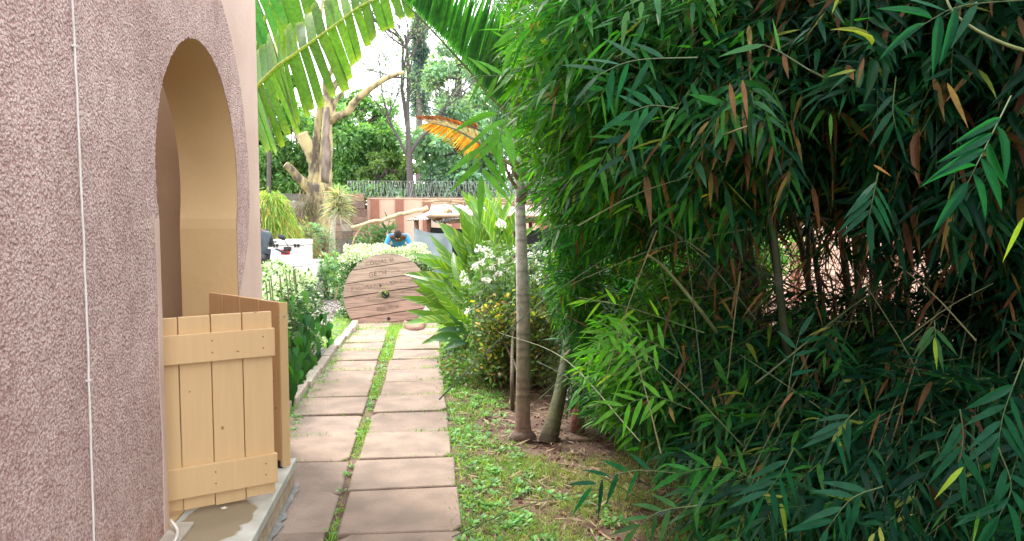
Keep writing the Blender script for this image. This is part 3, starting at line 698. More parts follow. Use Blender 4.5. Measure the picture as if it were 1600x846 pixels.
# ------------------------------------------------------------------ boundary walls
WY = 27.0
bw = empty('stone_block_wall', (-3.7, WY, 0), 'grey stone block wall at the back left of the garden', 'wall')
x_split = P(553, 340, WY)[0]; H1 = 2.12
b = B(); box(b, (-14, WY + .03, -.05), (x_split, WY + .30, H1 - .04)); b.build('wall_core', M['concrete'], bw)
zr = 0; row = 0; shapes = {}
while zr < H1 - .02:
    hh = .26; x = -9.5 + (row % 2) * .27
    while x < x_split - .05:
        Lx = min(.56 + rng.uniform(-.05, .05), x_split - x)
        b = B(); box(b, (x + .008, WY + rng.uniform(-.02, .01), zr + .008), (x + Lx - .008, WY + .06, zr + hh - .008), pick([(.20, .18, .15), (.27, .235, .19), (.15, .14, .12), (.24, .17, .13)], 1)[0], jit=.006)
        b.build('stone_block', M['block'], bw); x += Lx
    zr += hh; row += 1
pier = empty('stone_pier', (x_split + .2, WY - .1, 0), 'stepped reddish stone pier where the block wall meets the pink wall', 'pier')
for k in range(9):
    b = B(); s = .02 * (k % 2); box(b, (x_split + .02, WY - .22 - s, k * .26 + .004), (x_split + .5 + s - (.1 if k > 6 else 0), WY - .01, k * .26 + .254), pick([(.30, .16, .12), (.26, .15, .11), (.22, .14, .11)], 1)[0], jit=.008); b.build('stone_block', M['block'], pier, bevel=.01)
pw = empty('pink_boundary_wall', (4, WY, 0), 'long pink boundary wall with dark red painted pilasters', 'wall')
b = B(); box(b, (x_split + .5, WY, -.05), (15.0, WY + .2, 2.16)); b.build('wall_panel', M['pinkwall'], pw)
b = B(); box(b, (x_split + .5, WY - .03, 2.161), (15.0, WY + .23, 2.21)); b.build('coping', M['pinkwall'], pw)
for pxp in (566, 587.5, 625, 667, 712, 757, 803, 850, 900, 960, 1020):
    xx = P(pxp, 340, WY)[0]; b = B(); box(b, (xx - .14, WY - .06, -.04), (xx + .14, WY - .002, 2.158)); b.build('pilaster', M['pilaster'], pw)
sw = empty('side_boundary_wall', (6.6, 14, 0), 'salmon boundary wall seen through gaps in the bamboo on the right', 'wall')
b = B(); box(b, (6.6, -3, -.05), (6.8, WY - .01, 2.25)); b.build('wall_panel', M['pinkwall'], sw)
for yy in np.arange(1, 26, 3.0):
    b = B(); box(b, (6.54, yy, -.04), (6.598, yy + .28, 2.245)); b.build('pilaster', M['pilaster'], sw)
# razor wire
rz = empty('razor_wire', (2, WY + .1, 2.2), 'coiled razor wire stretched along the top of the pink wall', 'razor wire')
for k, off in enumerate((0,)):
    b = B(); x0r = P(545, 300, WY)[0]; x1r = P(905, 300, WY)[0]; turns = int((x1r - x0r) / .10); t = np.linspace(0, turns * 2 * math.pi, turns * 14)
    r = .27 + .03 * np.sin(t * .37); pts = np.stack([x0r + (x1r - x0r) * t / t[-1] + .12 * np.sin(t * .5), WY + .1 + r * np.cos(t), 2.50 + r * np.sin(t) * .95], -1)
    tube(b, pts, .007, 4, cap=False); b.build('coil', M['wire'], rz)
    n = 1400; i = rng.integers(1, len(pts) - 1, n); b = B(); d = nrm(np.cross(pts[i + 1] - pts[i - 1], rnd_dirs(n)))
    leaves(b, pts[i] - d * .03, d, rnd_dirs(n), .06, .02, DIAM, 0); b.build('barbs', M['wire'], rz, kind='stuff')
for pxp in (588, 630, 672, 730, 800, 870):
    xx = P(pxp, 300, WY)[0]; b = B(); tube(b, [(xx, WY + .1, 2.1), (xx + .02, WY + .1, 3.3)], .022, 6); b.build('support_post', M['net'], rz)
b = B()
for z in (2.24, 2.78): tube(b, [(x0r, WY + .1, z), (x1r, WY + .1, z)], .005, 4)
b.build('strand', M['wire'], rz)

# ------------------------------------------------------------------ pollarded tree
tr = empty('pollarded_tree', G(500, 404) * [1, 1, 0], 'large pollarded tree with pale yellow bark and cut limbs', 'tree')
D0 = 24.0
def limb(pts, radii, name='limb', n=18, d=None, c=None):
    W3 = curve([P(x, y, D0 + z) for x, y, z in pts], n); rad = np.interp(np.linspace(0, 1, n), np.linspace(0, 1, len(radii)), radii) / FOC * D0
    cols = pick(c or [(1, 1, 1)], n, var=.12)
    b = B(); tube(b, W3, rad, 12, col=cols, wob=.13); return b.build(name, M['polbark'], tr, smooth=True)
M['polbark'] = mat('patchy_yellow_bark', (.085, .065, .05), .85, (.40, .325, .165), scale=3.2, bump=.8, bscale=14, stretch=(1, 1, .45), contrast=(.40, .56))
M['darkpatch'] = mat('dark_rough_bark', (.10, .075, .06), .9, (.26, .20, .17), scale=6, bump=.9, bscale=16, stretch=(1, 1, .4))
limb([(503, 412, 0), (501, 370, 0), (499, 320, 0), (498, 288, 0)], [27, 23, 20, 19], 'trunk', 16)
limb([(490, 300, 0), (492, 262, 0), (482, 230, -.2), (473, 207, -.3)], [11, 10, 8.5, 7])
limb([(490, 300, 0), (470, 282, -.3), (455, 265, -.5), (446, 257, -.6)], [9, 7, 6, 5.5])
limb([(507, 300, 0), (509, 250, 0), (511, 200, 0), (513, 150, 0)], [13, 10, 8, 8.5])
b = B()
tube(b, curve([P(507, 285, D0 - .22), P(510, 240, D0 - .2), P(510, 200, D0 - .17), P(512, 168, D0 - .16)], 12), np.array([.12, .14, .13, .12, .12, .12, .11, .11, .1, .1, .09, .05]), 9, wob=.2); b.build('bark_patch', M['darkpatch'], tr, smooth=True)
limb([(516, 190, 0), (526, 183, -.1), (542, 176, -.2), (557, 156, -.3), (580, 138, -.4), (605, 122, -.5), (632, 113, -.5)], [6, 6.5, 6, 5.5, 4.8, 4, 2.5], n=26)
limb([(513, 152, 0), (524, 132, .1), (534, 122, .1), (547, 104, .2), (549, 80, .3)], [6.5, 5, 3.5, 2, 1])
limb([(520, 186, 0), (524, 160, .2), (536, 143, .3), (546, 118, .5)], [3.5, 3, 2.4, 1.5])
limb([(493, 262, .2), (494, 222, .3), (498, 180, .3), (501, 155, .3)], [6, 5.5, 5, 4])
limb([(486, 250, .4), (474, 226, .6), (462, 204, .8), (452, 160, 1), (443, 122, 1.2), (430, 60, 1.5), (424, 0, 1.8), (420, -60, 2)], [6, 5, 4, 4, 4, 3.5, 3, 2], n=26)
limb([(512, 158, 0), (508, 130, -.2), (520, 100, -.3), (500, 60, .2), (505, -10, .2)], [5, 4, 3.2, 2.8, 2], n=20)
# dead ferns and roots around the trunk foot
b = B(); n = 420; c_ = P(482, 325, D0 - .6); q = c_ + rng.normal(0, 1, (n, 3)) * [.2, .12, .34]
leaves(b, q, nrm(rng.normal(0, .4, (n, 3)) + [0, 0, -1]), rnd_dirs(n), rng.uniform(.2, .5, n), .02, LANCE, .2, pick([(.16, .12, .08), (.22, .18, .12), (.10, .12, .05)], n)); b.build('dead_fern', M['dry'], tr, kind='stuff')

# ------------------------------------------------------------------ background trees
def bg_tree(name, base, crown, n, L, cols, label, trunk_r=.2, wr=.5, clumps=40, tcol=(.10, .08, .07), holes=.0, mt='leaf_matte', branches=10, group=None):
    """crown = (centre, radii); foliage gathered in clumps at branch ends"""
    root = empty(name, (base[0], base[1], 0), label, 'tree', group)
    c, r = np.array(crown[0]), np.array(crown[1])
    cl = c + rnd_dirs(clumps, -.9, 1) * (rng.uniform(.35, 1, (clumps, 1)) ** .5) * r
    b = B(); base = np.array([base[0], base[1], -.05]); top = c + [0, 0, r[2] * .3]
    tr_ = curve([base, (base * .6 + top * .4) + [rng.normal(0, .2), rng.normal(0, .2), 0], c, top], 14); tube(b, tr_, np.linspace(trunk_r, trunk_r * .25, 14), 8, col=tcol, wob=.08); b.build('trunk', M['bark'], root, smooth=True)
    b = B()
    for k in range(min(clumps, branches)):
        i = rng.integers(5, 12); s = tr_[i]; e = cl[k]; tube(b, curve([s, (s + e) / 2 + [0, 0, -.08 * r[2]] + rng.normal(0, .15, 3), e], 8), np.linspace(trunk_r * .4, trunk_r * .06, 8), 5, col=tcol)
        for _ in range(2):
            e2 = e + rng.normal(0, .3, 3) * r * .5; tube(b, [(s + e) / 2, (s + e2) / 2 + rng.normal(0, .1, 3), e2], [trunk_r * .2, trunk_r * .12, trunk_r * .04], 4, col=tcol)
    b.build('branches', M['bark'], root, kind='stuff')
    k = rng.integers(0, clumps, n); cs = rng.uniform(.16, .34, clumps) * np.mean(r)
    d = rnd_dirs(n); p = cl[k] + d * (rng.uniform(.2, 1, (n, 1)) ** .5) * cs[k][:, None] * [1, 1, .7]
    tone = rng.uniform(.75, 1.3, clumps)[k][:, None]
    L_ = rng.uniform(L * .7, L * 1.3, n)
    b = B(); leaves(b, p, nrm(d + rng.normal(0, .7, (n, 3)) + [0, 0, -.3]), nrm(d + rng.normal(0, .6, (n, 3)) + [0, 0, .5]), L_, L_ * wr, DIAM, .15, np.clip(pick(cols, n) * tone, 0, 1))
    b.build('crown', M[mt], root, kind='stuff'); return root
GRN = [(.09, .21, .07), (.12, .27, .08), (.18, .36, .10)]
def around(px, py, d, rx, ry, rd): return (P(px, py, d), np.array([rx / FOC * d, rd, ry / FOC * d]))
bg_tree('broadleaf_tree', G(555, 400) * [1.3, 1.3, 0], around(560, 225, 33, 72, 80, 2.0), 26000, .20, GRN, 'round dense dark green tree behind the wall right of the pollarded trunk', .3, clumps=70)
bg_tree('broadleaf_tree', P(440, 338, 34) * [1, 1, 0], around(440, 235, 34, 70, 85, 2.2), 22000, .20, GRN, 'dense dark tree behind the wall between house corner and pollarded trunk', .3, clumps=60)
bg_tree('broadleaf_tree', P(500, 338, 37) * [1, 1, 0], around(500, 262, 37, 130, 50, 2), 22000, .22, [(.07, .18, .06), (.10, .24, .07)], 'low bushy tree filling the gap under the taller crowns', .25, clumps=60)
bg_tree('broadleaf_tree', P(425, 338, 30) * [1, 1, 0], around(425, 110, 30, 38, 45, 1.2), 3500, .17, [(.07, .18, .04), (.09, .22, .05)], 'small bright green treetop behind the banana leaf', .12, clumps=16)
bg_tree('broadleaf_tree', P(610, 338, 31) * [1, 1, 0], around(602, 270, 31, 40, 38, 1.2), 5000, .17, [(.09, .19, .05), (.14, .22, .06)], 'yellow green bush rising behind the razor wire', .12, clumps=25)
PALE = [(.13, .26, .15), (.18, .34, .22), (.28, .42, .32), (.10, .21, .12)]  # distance haze put into the leaf colour
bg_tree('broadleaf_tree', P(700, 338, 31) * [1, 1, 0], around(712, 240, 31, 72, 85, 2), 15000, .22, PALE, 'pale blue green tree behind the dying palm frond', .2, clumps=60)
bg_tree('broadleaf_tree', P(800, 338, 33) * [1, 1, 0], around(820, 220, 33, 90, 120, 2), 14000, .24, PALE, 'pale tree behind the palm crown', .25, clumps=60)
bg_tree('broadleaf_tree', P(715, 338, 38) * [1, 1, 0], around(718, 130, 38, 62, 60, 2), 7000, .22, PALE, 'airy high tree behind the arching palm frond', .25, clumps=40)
bg_tree('broadleaf_tree', P(950, 338, 32) * [1, 1, 0], around(960, 200, 32, 110, 130, 2.5), 15000, .26, [(.05, .13, .04), (.07, .17, .05)], 'green tree behind the upper left bamboo', .3, clumps=60)
bg_tree('broadleaf_tree', P(1160, 338, 30) * [1, 1, 0], around(1180, 200, 30, 150, 120, 2.5), 16000, .28, GRN, 'dark tree far behind the middle of the bamboo', .3, clumps=60)
bg_tree('broadleaf_tree', P(1480, 338, 26) * [1, 1, 0], around(1480, 200, 26, 190, 110, 2.5), 18000, .28, GRN, 'dark tree far behind the right bamboo', .3, clumps=60)
for (px, w_) in ((570, 60), (650, 60), (735, 60), (830, 70), (930, 80)): bg_tree('screen_shrub', P(px, 338, 30) * [1, 1, 0], around(px, 318, 30, w_, 34, 1.0), 4200, .2, PALE if px > 640 else GRN, {570: 'low green shrub just behind the left part of the razor wire', 650: 'low pale shrub behind the razor wire under the bare tree', 735: 'low pale shrub behind the razor wire above the shelter', 830: 'low pale shrub behind the wall beside the palm trunk', 930: 'low pale shrub behind the wall and the leftmost bamboo'}[px], .08, clumps=26)
# tall conifer, haze put into its blue grey leaf colour
cf = empty('tall_conifer', P(655, 338, 52) * [1, 1, 0], 'tall blue grey conifer far off against the sky', 'tree')
b = B(); ct = P(655, 20, 52); cb = P(655, 338, 52); tube(b, [[cb[0], cb[1], -.1], (cb + ct) / 2, ct], [.35, .22, .04], 7, col=(.12, .10, .09)); b.build('trunk', M['bark'], cf)
b = B(); n = 15000; tt = rng.random(n) ** .8; zc = np.interp(tt, [0, 1], [P(0, 175, 52)[2], ct[2] + .2]); rr = (1.35 * (1 - tt * .62)) * (.45 + .55 * np.abs(np.sin(zc * 2.3)))
a = rng.uniform(0, 6.283, n); rad = rr * rng.uniform(.2, 1, n) * (.65 + .35 * np.sin(a * 3 + zc * 1.7)); q = np.stack([ct[0] + rad * np.cos(a), ct[1] + rad * np.sin(a), zc - rad * .35], -1)
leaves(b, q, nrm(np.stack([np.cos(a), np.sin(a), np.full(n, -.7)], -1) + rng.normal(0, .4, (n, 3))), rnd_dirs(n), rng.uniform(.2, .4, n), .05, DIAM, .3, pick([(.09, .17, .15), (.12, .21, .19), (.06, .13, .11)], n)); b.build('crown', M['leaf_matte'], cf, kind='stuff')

# bare tree against the sky
bt = empty('bare_tree', P(641, 338, 29) * [1, 1, 0], 'slender dark half bare tree with twiggy branches against the sky', 'tree')
b = B(); tw = B()
def grow(p, d, L, r, depth, bb):
    n = 6; pts = [p]; dd = np.array(d, float)
    for i in range(n): dd = nrm(dd + rng.normal(0, .13, 3) + [0, 0, .03]); pts.append(pts[-1] + dd * L / n)
    tube(bb, pts, np.linspace(r, r * .6, n + 1), 5 if depth > 1 else 4, col=(.085, .075, .07), cap=False)
    if depth > 0:
        for k in range(4 if depth > 1 else 5):
            i = rng.integers(2, n + 1); nd = nrm(dd + rng.normal(0, .55, 3) * [1, .6, 1]); grow(pts[i], nd, L * rng.uniform(.5, .75), r * .5, depth - 1, tw)
    ends.append(pts[-1])
ends = []
s = P(645, 338, 29); s[2] = -.05; q1 = P(640, 262, 29); q2 = P(637, 190, 29)
tube(b, curve([s, P(642, 300, 29), q1, q2], 14), np.linspace(.17, .09, 14), 8, col=(.09, .075, .07)); b.build('trunk', M['bark'], bt, smooth=True)
grow(q2, [.06, 0, 1], 3.2, .08, 3, tw); grow(P(640, 250, 29), [-.55, 0, 1], 2.6, .06, 3, tw); grow(P(638, 210, 29), [-.25, 0, 1], 3.4, .09, 3, tw); grow(P(641, 240, 29), [.5, 0, 1], 2.6, .08, 3, tw)
tw.build('branches', M['bark'], bt, kind='stuff')
E = np.array(ends); n = 2600; k = rng.integers(0, len(E), n)
b = B(); leaves(b, E[k] + rng.normal(0, .22, (n, 3)), rnd_dirs(n), rnd_dirs(n), rng.uniform(.08, .16, n), .06, DIAM, .2, pick([(.12, .20, .12), (.16, .26, .15)], n)); b.build('sparse_leaves', M['leaf_matte'], bt, kind='stuff')

# ------------------------------------------------------------------ rustic shelter
sh = empty('market_shelter', P(740, 338, 14.2) * [1, 1, 0], 'low rustic shelter of crooked poles under pale iron sheets', 'shelter')
D1 = 14.2
def pole(a, c, r, name='pole', m='bark', col=(.24, .13, .09), k=6, w=.012):
    a, c = np.array(a), np.array(c); pts = [a + (c - a) * t + rng.normal(0, w, 3) for t in np.linspace(0, 1, k)]
    b = B(); tube(b, pts, r * rng.uniform(.85, 1.1, k), 7, col=col, wob=.08); return b.build(name, M[m], sh, smooth=True)
def gnd(p): p = np.array(p); p[2] = -.03; return p
for (px, pyt, dd) in ((651, 340, 0), (669, 336, .0), (742, 338, 0), (800, 338, 0), (866, 345, 0), (694, 322, 1.0), (757, 320, 1.0), (830, 322, 1.0), (900, 330, 1.0)):
    t = P(px, pyt, D1 + dd); pole(gnd(t), t, .045)
# corrugated sheets: eave line to ridge line
def csheet(p00, p10, p11, p01, nu=36, name='roof_sheet', m='sheet', amp=.012):
    p00, p10, p11, p01 = [np.array(p) for p in (p00, p10, p11, p01)]; b = B(); V = []
    nz = nrm(np.cross(p10 - p00, p01 - p00)); cvs = rng.normal(0, .02, 5)
    for side in (0, -.004):
        for j in range(5):
            v = j / 4
            for i in range(nu + 1):
                u = i / nu; p = (p00 * (1 - u) + p10 * u) * (1 - v) + (p01 * (1 - u) + p11 * u) * v
                V.append(p + nz * (amp * math.sin(u * nu * 1.57) + side) + np.array([0, 0, cvs[j] * math.sin(u * 3.1) - .03 * math.sin(v * 3.14)]))
    F = [[j * (nu + 1) + i, j * (nu + 1) + i + 1, (j + 1) * (nu + 1) + i + 1, (j + 1) * (nu + 1) + i] for j in range(4) for i in range(nu)]
    k = 5 * (nu + 1); F += [[x + k for x in f[::-1]] for f in F]
    b.add(V, F); return b.build(name, M[m], sh, smooth=True)
csheet(P(634, 345, D1 - .2), P(668, 343, D1 - .25), P(706, 322, D1 + 1.0), P(690, 320, D1 + 1.2))
xs = [668, 712, 760, 808, 856, 905]
for i in range(5):
    csheet(P(xs[i], 336 + rng.uniform(-1, 2), D1 - .3), P(xs[i + 1] + 3, 336 + rng.uniform(-1, 2), D1 - .3), P(xs[i + 1] + 8, 321, D1 + 1.1), P(xs[i] + 6, 320.5, D1 + 1.1 + .02 * i))
for i in range(4):
    csheet(P(xs[i] + 10, 347, D1 + .5), P(xs[i + 1] + 8, 346.5, D1 + .5), P(xs[i + 1] + 12, 333, D1 + 1.6), P(xs[i] + 12, 332.5, D1 + 1.6))
for (a, c, r) in (((668, 338, -.33), (905, 338, -.33), .03), ((690, 321, 1.15), (905, 319, 1.15), .035), ((655, 318, .6), (905, 314, .8), .02), ((672, 316, .9), (820, 313, .6), .018), ((700, 346, -.1), (860, 344, -.1), .03), ((676, 345, -.1), (704, 330, .3), .05)):
    pole(P(a[0], a[1], D1 + a[2]), P(c[0], c[1], D1 + c[2]), r, 'rafter', col=(.30, .20, .12), k=9, w=.02)
for k in range(26):   # brush and sticks piled on the roof
    x = rng.uniform(660, 880); a = P(x, rng.uniform(313, 320), D1 + rng.uniform(0, 1.3)); c = P(x + rng.uniform(20, 70), rng.uniform(312, 320), D1 + rng.uniform(0, 1.3)); pole(a, c, rng.uniform(.008, .018), 'stick', col=(.30, .22, .13), w=.03)
lp = empty('leaning_pole', P(552, 354, 14) * [1, 1, 0], 'long pale bamboo pole propped slanting against the shelter roof', 'pole')
b = B(); a, c = P(551, 355, 14.0), P(668, 326, 14.3); tube(b, [a + (c - a) * t + rng.normal(0, .008, 3) for t in np.linspace(0, 1, 14)], np.linspace(.028, .04, 14), 8, col=(.50, .40, .24), wob=.05); b.build('cane', M['bark'], lp, smooth=True)
b = B(); a = P(566, 352, 14.0); c = P(554, 372, 14.05); c2 = c + (c - a) * 2.8; c2[2] = -.02; tube(b, [a, c, c2], .014, 6, col=(.40, .32, .2)); b.build('prop', M['bark'], lp)
# hanging tarp and dark shade net
def cloth(p00, p10, p11, p01, name, m, nu=26, nv=16, amp=.05, parent=sh, seed=0):
    b = B(); V = []; p00, p10, p11, p01 = [np.array(p) for p in (p00, p10, p11, p01)]
    for j in range(nv + 1):
        v = j / nv
        for i in range(nu + 1):
            u = i / nu; p = (p00 * (1 - u) + p10 * u) * (1 - v) + (p01 * (1 - u) + p11 * u) * v
            s = math.sin(u * 11 + v * 4 + seed) * .5 + math.sin(u * 23 - v * 7) * .25 + math.sin(v * 9 + u * 3) * .3
            V.append(p + FV * (-amp * s * (.2 + v)) + np.array([0, 0, -.05 * math.sin(u * math.pi) * (1 - v)]))
    F = [[j * (nu + 1) + i, j * (nu + 1) + i + 1, (j + 1) * (nu + 1) + i + 1, (j + 1) * (nu + 1) + i] for j in range(nv) for i in range(nu)]
    b.add(V, F); return b.build(name, M[m], parent, smooth=True)
cloth(P(646, 356, D1 - .1), P(704, 364, D1 - .1), P(712, 450, D1 - .3), P(652, 450, D1 - .35), 'tarp', 'tarp', amp=.08)
cloth(P(668, 355, D1 + .02), P(905, 358, D1 + .02), P(905, 470, D1 + .1), P(668, 470, D1 + .1), 'shade_net', 'net', amp=.04)
b = B(); obox(b, P(668, 349, D1 + 1.2), P(905, 349, D1 + 1.2) - P(668, 349, D1 + 1.2), FV * .02, [0, 0, .05]); b.build('white_rail', M['white'], sh)
# ------------------------------------------------------------------ people, motorbike, chest, pots
def skin_body(name, joints, edges, mt, parent, sub=1):
    """one continuous surface grown over a joint skeleton"""
    import bmesh
    bm = bmesh.new(); lay = bm.verts.layers.skin.verify(); vs = {}
    for i, (k, (p_, r)) in enumerate(joints.items()):
        v = bm.verts.new([float(q) for q in p_]); v[lay].radius = r if isinstance(r, tuple) else (r, r); v[lay].use_root = i == 0; vs[k] = v
    for a_, b__ in edges: bm.edges.new((vs[a_], vs[b__]))
    me = bpy.data.meshes.new(name); bm.to_mesh(me); bm.free()
    o = bpy.data.objects.new(name, me); C.objects.link(o); o.modifiers.new('skin', 'SKIN')
    sb = o.modifiers.new('sub', 'SUBSURF'); sb.levels = sb.render_levels = sub
    bpy.context.view_layer.update()
    m2 = bpy.data.meshes.new_from_object(o.evaluated_get(bpy.context.evaluated_depsgraph_get())); bpy.data.objects.remove(o)
    for p_ in m2.polygons: p_.use_smooth = True
    m2.materials.clear(); m2.materials.append(mt); return link(name, m2, parent)
def person(origin, yaw, pose, shirt, label):
    root = empty('person', origin, label, 'person'); cy, sy = math.cos(yaw), math.sin(yaw); O = np.array(origin, float)
    T = lambda p: O + np.array([p[0] * cy - p[1] * sy, p[0] * sy + p[1] * cy, p[2]])      # local: x right, y forward
    J = {k: (T(v[0]), v[1]) for k, v in pose.items()}
    E = [('pelvis', 'waist'), ('waist', 'chest'), ('chest', 'neck'), ('neck', 'head0'), ('head0', 'head1')]
    for s in 'lr': E += [('pelvis', 'hip' + s), ('hip' + s, 'knee' + s), ('knee' + s, 'ankle' + s), ('ankle' + s, 'toe' + s), ('chest', 'sh' + s), ('sh' + s, 'el' + s), ('el' + s, 'wr' + s), ('wr' + s, 'palm' + s)]
    for s in 'lr':
        w = pose['palm' + s][0]; e = pose['el' + s][0]; d = nrm(np.array(w) - np.array(pose['wr' + s][0])); side = nrm(np.cross(d, [0, 0, 1]) + 1e-6)
        for q, (o_, l_) in enumerate(((-.03, .065), (-.01, .08), (.01, .078), (.03, .06))):
            k1, k2 = f'f{q}a{s}', f'f{q}b{s}'; J[k1] = (T(np.array(w) + side * o_ + d * l_ * .5), .009); J[k2] = (T(np.array(w) + side * o_ + d * l_ * .85 + [0, 0, -.03]), .008)
            E += [('palm' + s, k1), (k1, k2)]
        J['th' + s] = (T(np.array(w) - side * .05 + d * .01), .010); E.append(('palm' + s, 'th' + s))
    skin_body('body', J, E, M['skin'], root)
    def grow_(k, f):
        r = J[k][1]; r = r if isinstance(r, tuple) else (r, r); return (J[k][0], (r[0] * f + .008, r[1] * f + .008))
    sj = {k: grow_(k, 1.10) for k in ('waist', 'pelvis', 'chest', 'shl', 'shr', 'ell', 'elr')}
    for s in 'lr': sj['cuff' + s] = ((J['el' + s][0] * .35 + J['wr' + s][0] * .65), (.052, .052))
    sj['collar'] = ((J['chest'][0] * .45 + J['neck'][0] * .55), (.075, .075))
    skin_body('shirt', sj, [('pelvis', 'waist'), ('waist', 'chest'), ('chest', 'collar'), ('chest', 'shl'), ('chest', 'shr'), ('shl', 'ell'), ('shr', 'elr'), ('ell', 'cuffl'), ('elr', 'cuffr')], shirt, root, 2)
    tj = {k: grow_(k, 1.08) for k in ('pelvis', 'hipl', 'hipr', 'kneel', 'kneer', 'anklel', 'ankler')}
    skin_body('trousers', tj, [('pelvis', 'hipl'), ('pelvis', 'hipr'), ('hipl', 'kneel'), ('hipr', 'kneer'), ('kneel', 'anklel'), ('kneer', 'ankler')], M['trouser'], root, 2)
    for s in 'lr': skin_body('shoe', {'a': (J['ankle' + s][0] - [0, 0, .04], (.05, .055)), 'b': (J['toe' + s][0], (.045, .035))}, [('a', 'b')], M['rubber'], root, 2)
    h0, h1 = J['head0'][0], J['head1'][0]; up = nrm(h1 - h0); fw = nrm(np.array(T([0, 1, 0])) - O); fw = nrm(fw - up * np.dot(fw, up)); rt = np.cross(fw, up); c_ = (h0 + h1) / 2
    def blob(name, c, r, m_, n=12):
        b = B(); th = np.linspace(0, math.pi, n // 2 + 2); ph = np.arange(n) * 2 * math.pi / n
        V = np.array([[math.sin(t) * math.cos(f), math.sin(t) * math.sin(f), math.cos(t)] for t in th for f in ph]); V = c + V[:, :1] * rt * r[0] + V[:, 1:2] * fw * r[1] + V[:, 2:] * up * r[2]
        F = [[i * n + j, i * n + (j + 1) % n, (i + 1) * n + (j + 1) % n, (i + 1) * n + j] for i in range(len(th) - 1) for j in range(n)]; b.add(V, F); return b.build(name, m_, root, smooth=True)
    blob('hair', c_ + up * .035 - fw * .02, (.088, .10, .095), M['hair'], 16)
    for s in (-1, 1):
        blob('ear', c_ + rt * .082 * s - up * .02, (.012, .022, .032), M['skin']); blob('eye', c_ + rt * .032 * s + fw * .083 + up * .0, (.013, .008, .009), M['white'])
    blob('nose', c_ + fw * .095 - up * .03, (.015, .018, .024), M['skin']); blob('mouth', c_ + fw * .088 - up * .065, (.026, .01, .008), M['rust'])
    return root
STOOP = dict(pelvis=((0, 0, .86), (.15, .11)), waist=((0, .14, .98), (.135, .10)), chest=((0, .36, 1.10), (.165, .115)), neck=((0, .54, 1.13), .058), head0=((0, .60, 1.11), (.075, .08)), head1=((0, .74, 1.15), (.078, .088)))
for s, k in (('l', -1), ('r', 1)):
    STOOP.update({'hip' + s: ((.10 * k, 0, .80), .09), 'knee' + s: ((.12 * k, .07, .45), .062), 'ankle' + s: ((.12 * k, -.04, .09), .042), 'toe' + s: ((.13 * k, .12, .04), (.042, .03)),
                  'sh' + s: ((.20 * k, .42, 1.09), .062), 'el' + s: ((.30 * k, .50, .86), .044), 'wr' + s: ((.20 * k, .66, .70), .031), 'palm' + s: ((.17 * k, .72, .64), (.04, .02))})
sp_ = G(622, 434)
person((*(P(623, 338, 18.4)[:2]), 0), math.pi, STOOP, M['blue'], 'person in a bright blue shirt bending down behind the far hedge')
SIT = dict(pelvis=((0, 0, .86), (.16, .13)), waist=((0, .02, 1.0), (.15, .12)), chest=((0, .05, 1.22), (.18, .13)), neck=((0, .07, 1.40), .06), head0=((0, .08, 1.46), (.075, .085)), head1=((0, .09, 1.60), (.078, .092)))
for s, k in (('l', -1), ('r', 1)):
    SIT.update({'hip' + s: ((.11 * k, .04, .84), .095), 'knee' + s: ((.20 * k, .45, .72), .065), 'ankle' + s: ((.19 * k, .36, .30), .045), 'toe' + s: ((.19 * k, .52, .25), (.042, .03)),
                'sh' + s: ((.21 * k, .05, 1.27), .066), 'el' + s: ((.31 * k, .28, 1.06), .046), 'wr' + s: ((.30 * k, .52, 1.02), .032), 'palm' + s: ((.30 * k, .60, 1.02), (.035, .02))})
RD = 15.2
mo = P(402, 338, RD); mo[2] = 0
person((mo[0], mo[1], -.06), 1.05 * 0 + .35, SIT, M['jacket'], 'person in a dark jacket sitting on the motorbike by the house corner')
mb = empty('motorbike', mo, 'motorbike with round mirror and red front seen past the house corner', 'motorbike')
cy, sy = math.cos(.35), math.sin(.35)
T2 = lambda x, y, z: mo + np.array([x * cy - y * sy, x * sy + y * cy, z])
for yy in (-.62, .74):
    b = B(); c_ = T2(0, yy, .30); ax = nrm(T2(0, 1, 0) - mo); ring = [c_ + ax * .26 * math.cos(a) + np.array([0, 0, .26 * math.sin(a)]) for a in np.linspace(0, 2 * math.pi, 25)]
    tube(b, ring, .045, 8, cap=False); w = b.build('wheel', M['rubber'], mb, smooth=True)
    b = B(); 
    for a in np.linspace(0, math.pi, 7)[:-1]: tube(b, [c_ + ax * .24 * math.cos(a) + np.array([0, 0, .24 * math.sin(a)]), c_ - ax * .24 * math.cos(a) - np.array([0, 0, .24 * math.sin(a)])], .006, 4)
    b.build('spokes', M['steel'], w)
def bt_(name, pts, r, m, n=10): b = B(); tube(b, curve([T2(*p) for p in pts], 12), r, n); return b.build(name, M[m], mb, smooth=True)
bt_('frame', [(0, -.62, .30), (0, -.2, .35), (0, .2, .45), (0, .5, .9)], .035, 'black'); bt_('seat', [(0, -.6, .76), (0, -.3, .74), (0, 0, .74), (0, .15, .78)], .085, 'black'); bt_('tank', [(0, .12, .74), (0, .28, .82), (0, .45, .80)], np.array([.06, .09, .12, .13, .14, .14, .14, .13, .12, .1, .08, .05]), 'red'); bt_('engine', [(0, -.05, .38), (0, .1, .42), (0, .25, .48)], .13, 'steel')
for k in (-1, 1): bt_('fork', [(.07 * k, .74, .30), (.07 * k, .62, .65), (.06 * k, .52, 1.0)], .018, 'steel')
bt_('handlebar', [(-.38, .46, 1.04), (-.2, .54, 1.02), (0, .54, 1.0), (.2, .54, 1.02), (.38, .46, 1.04)], .012, 'steel')
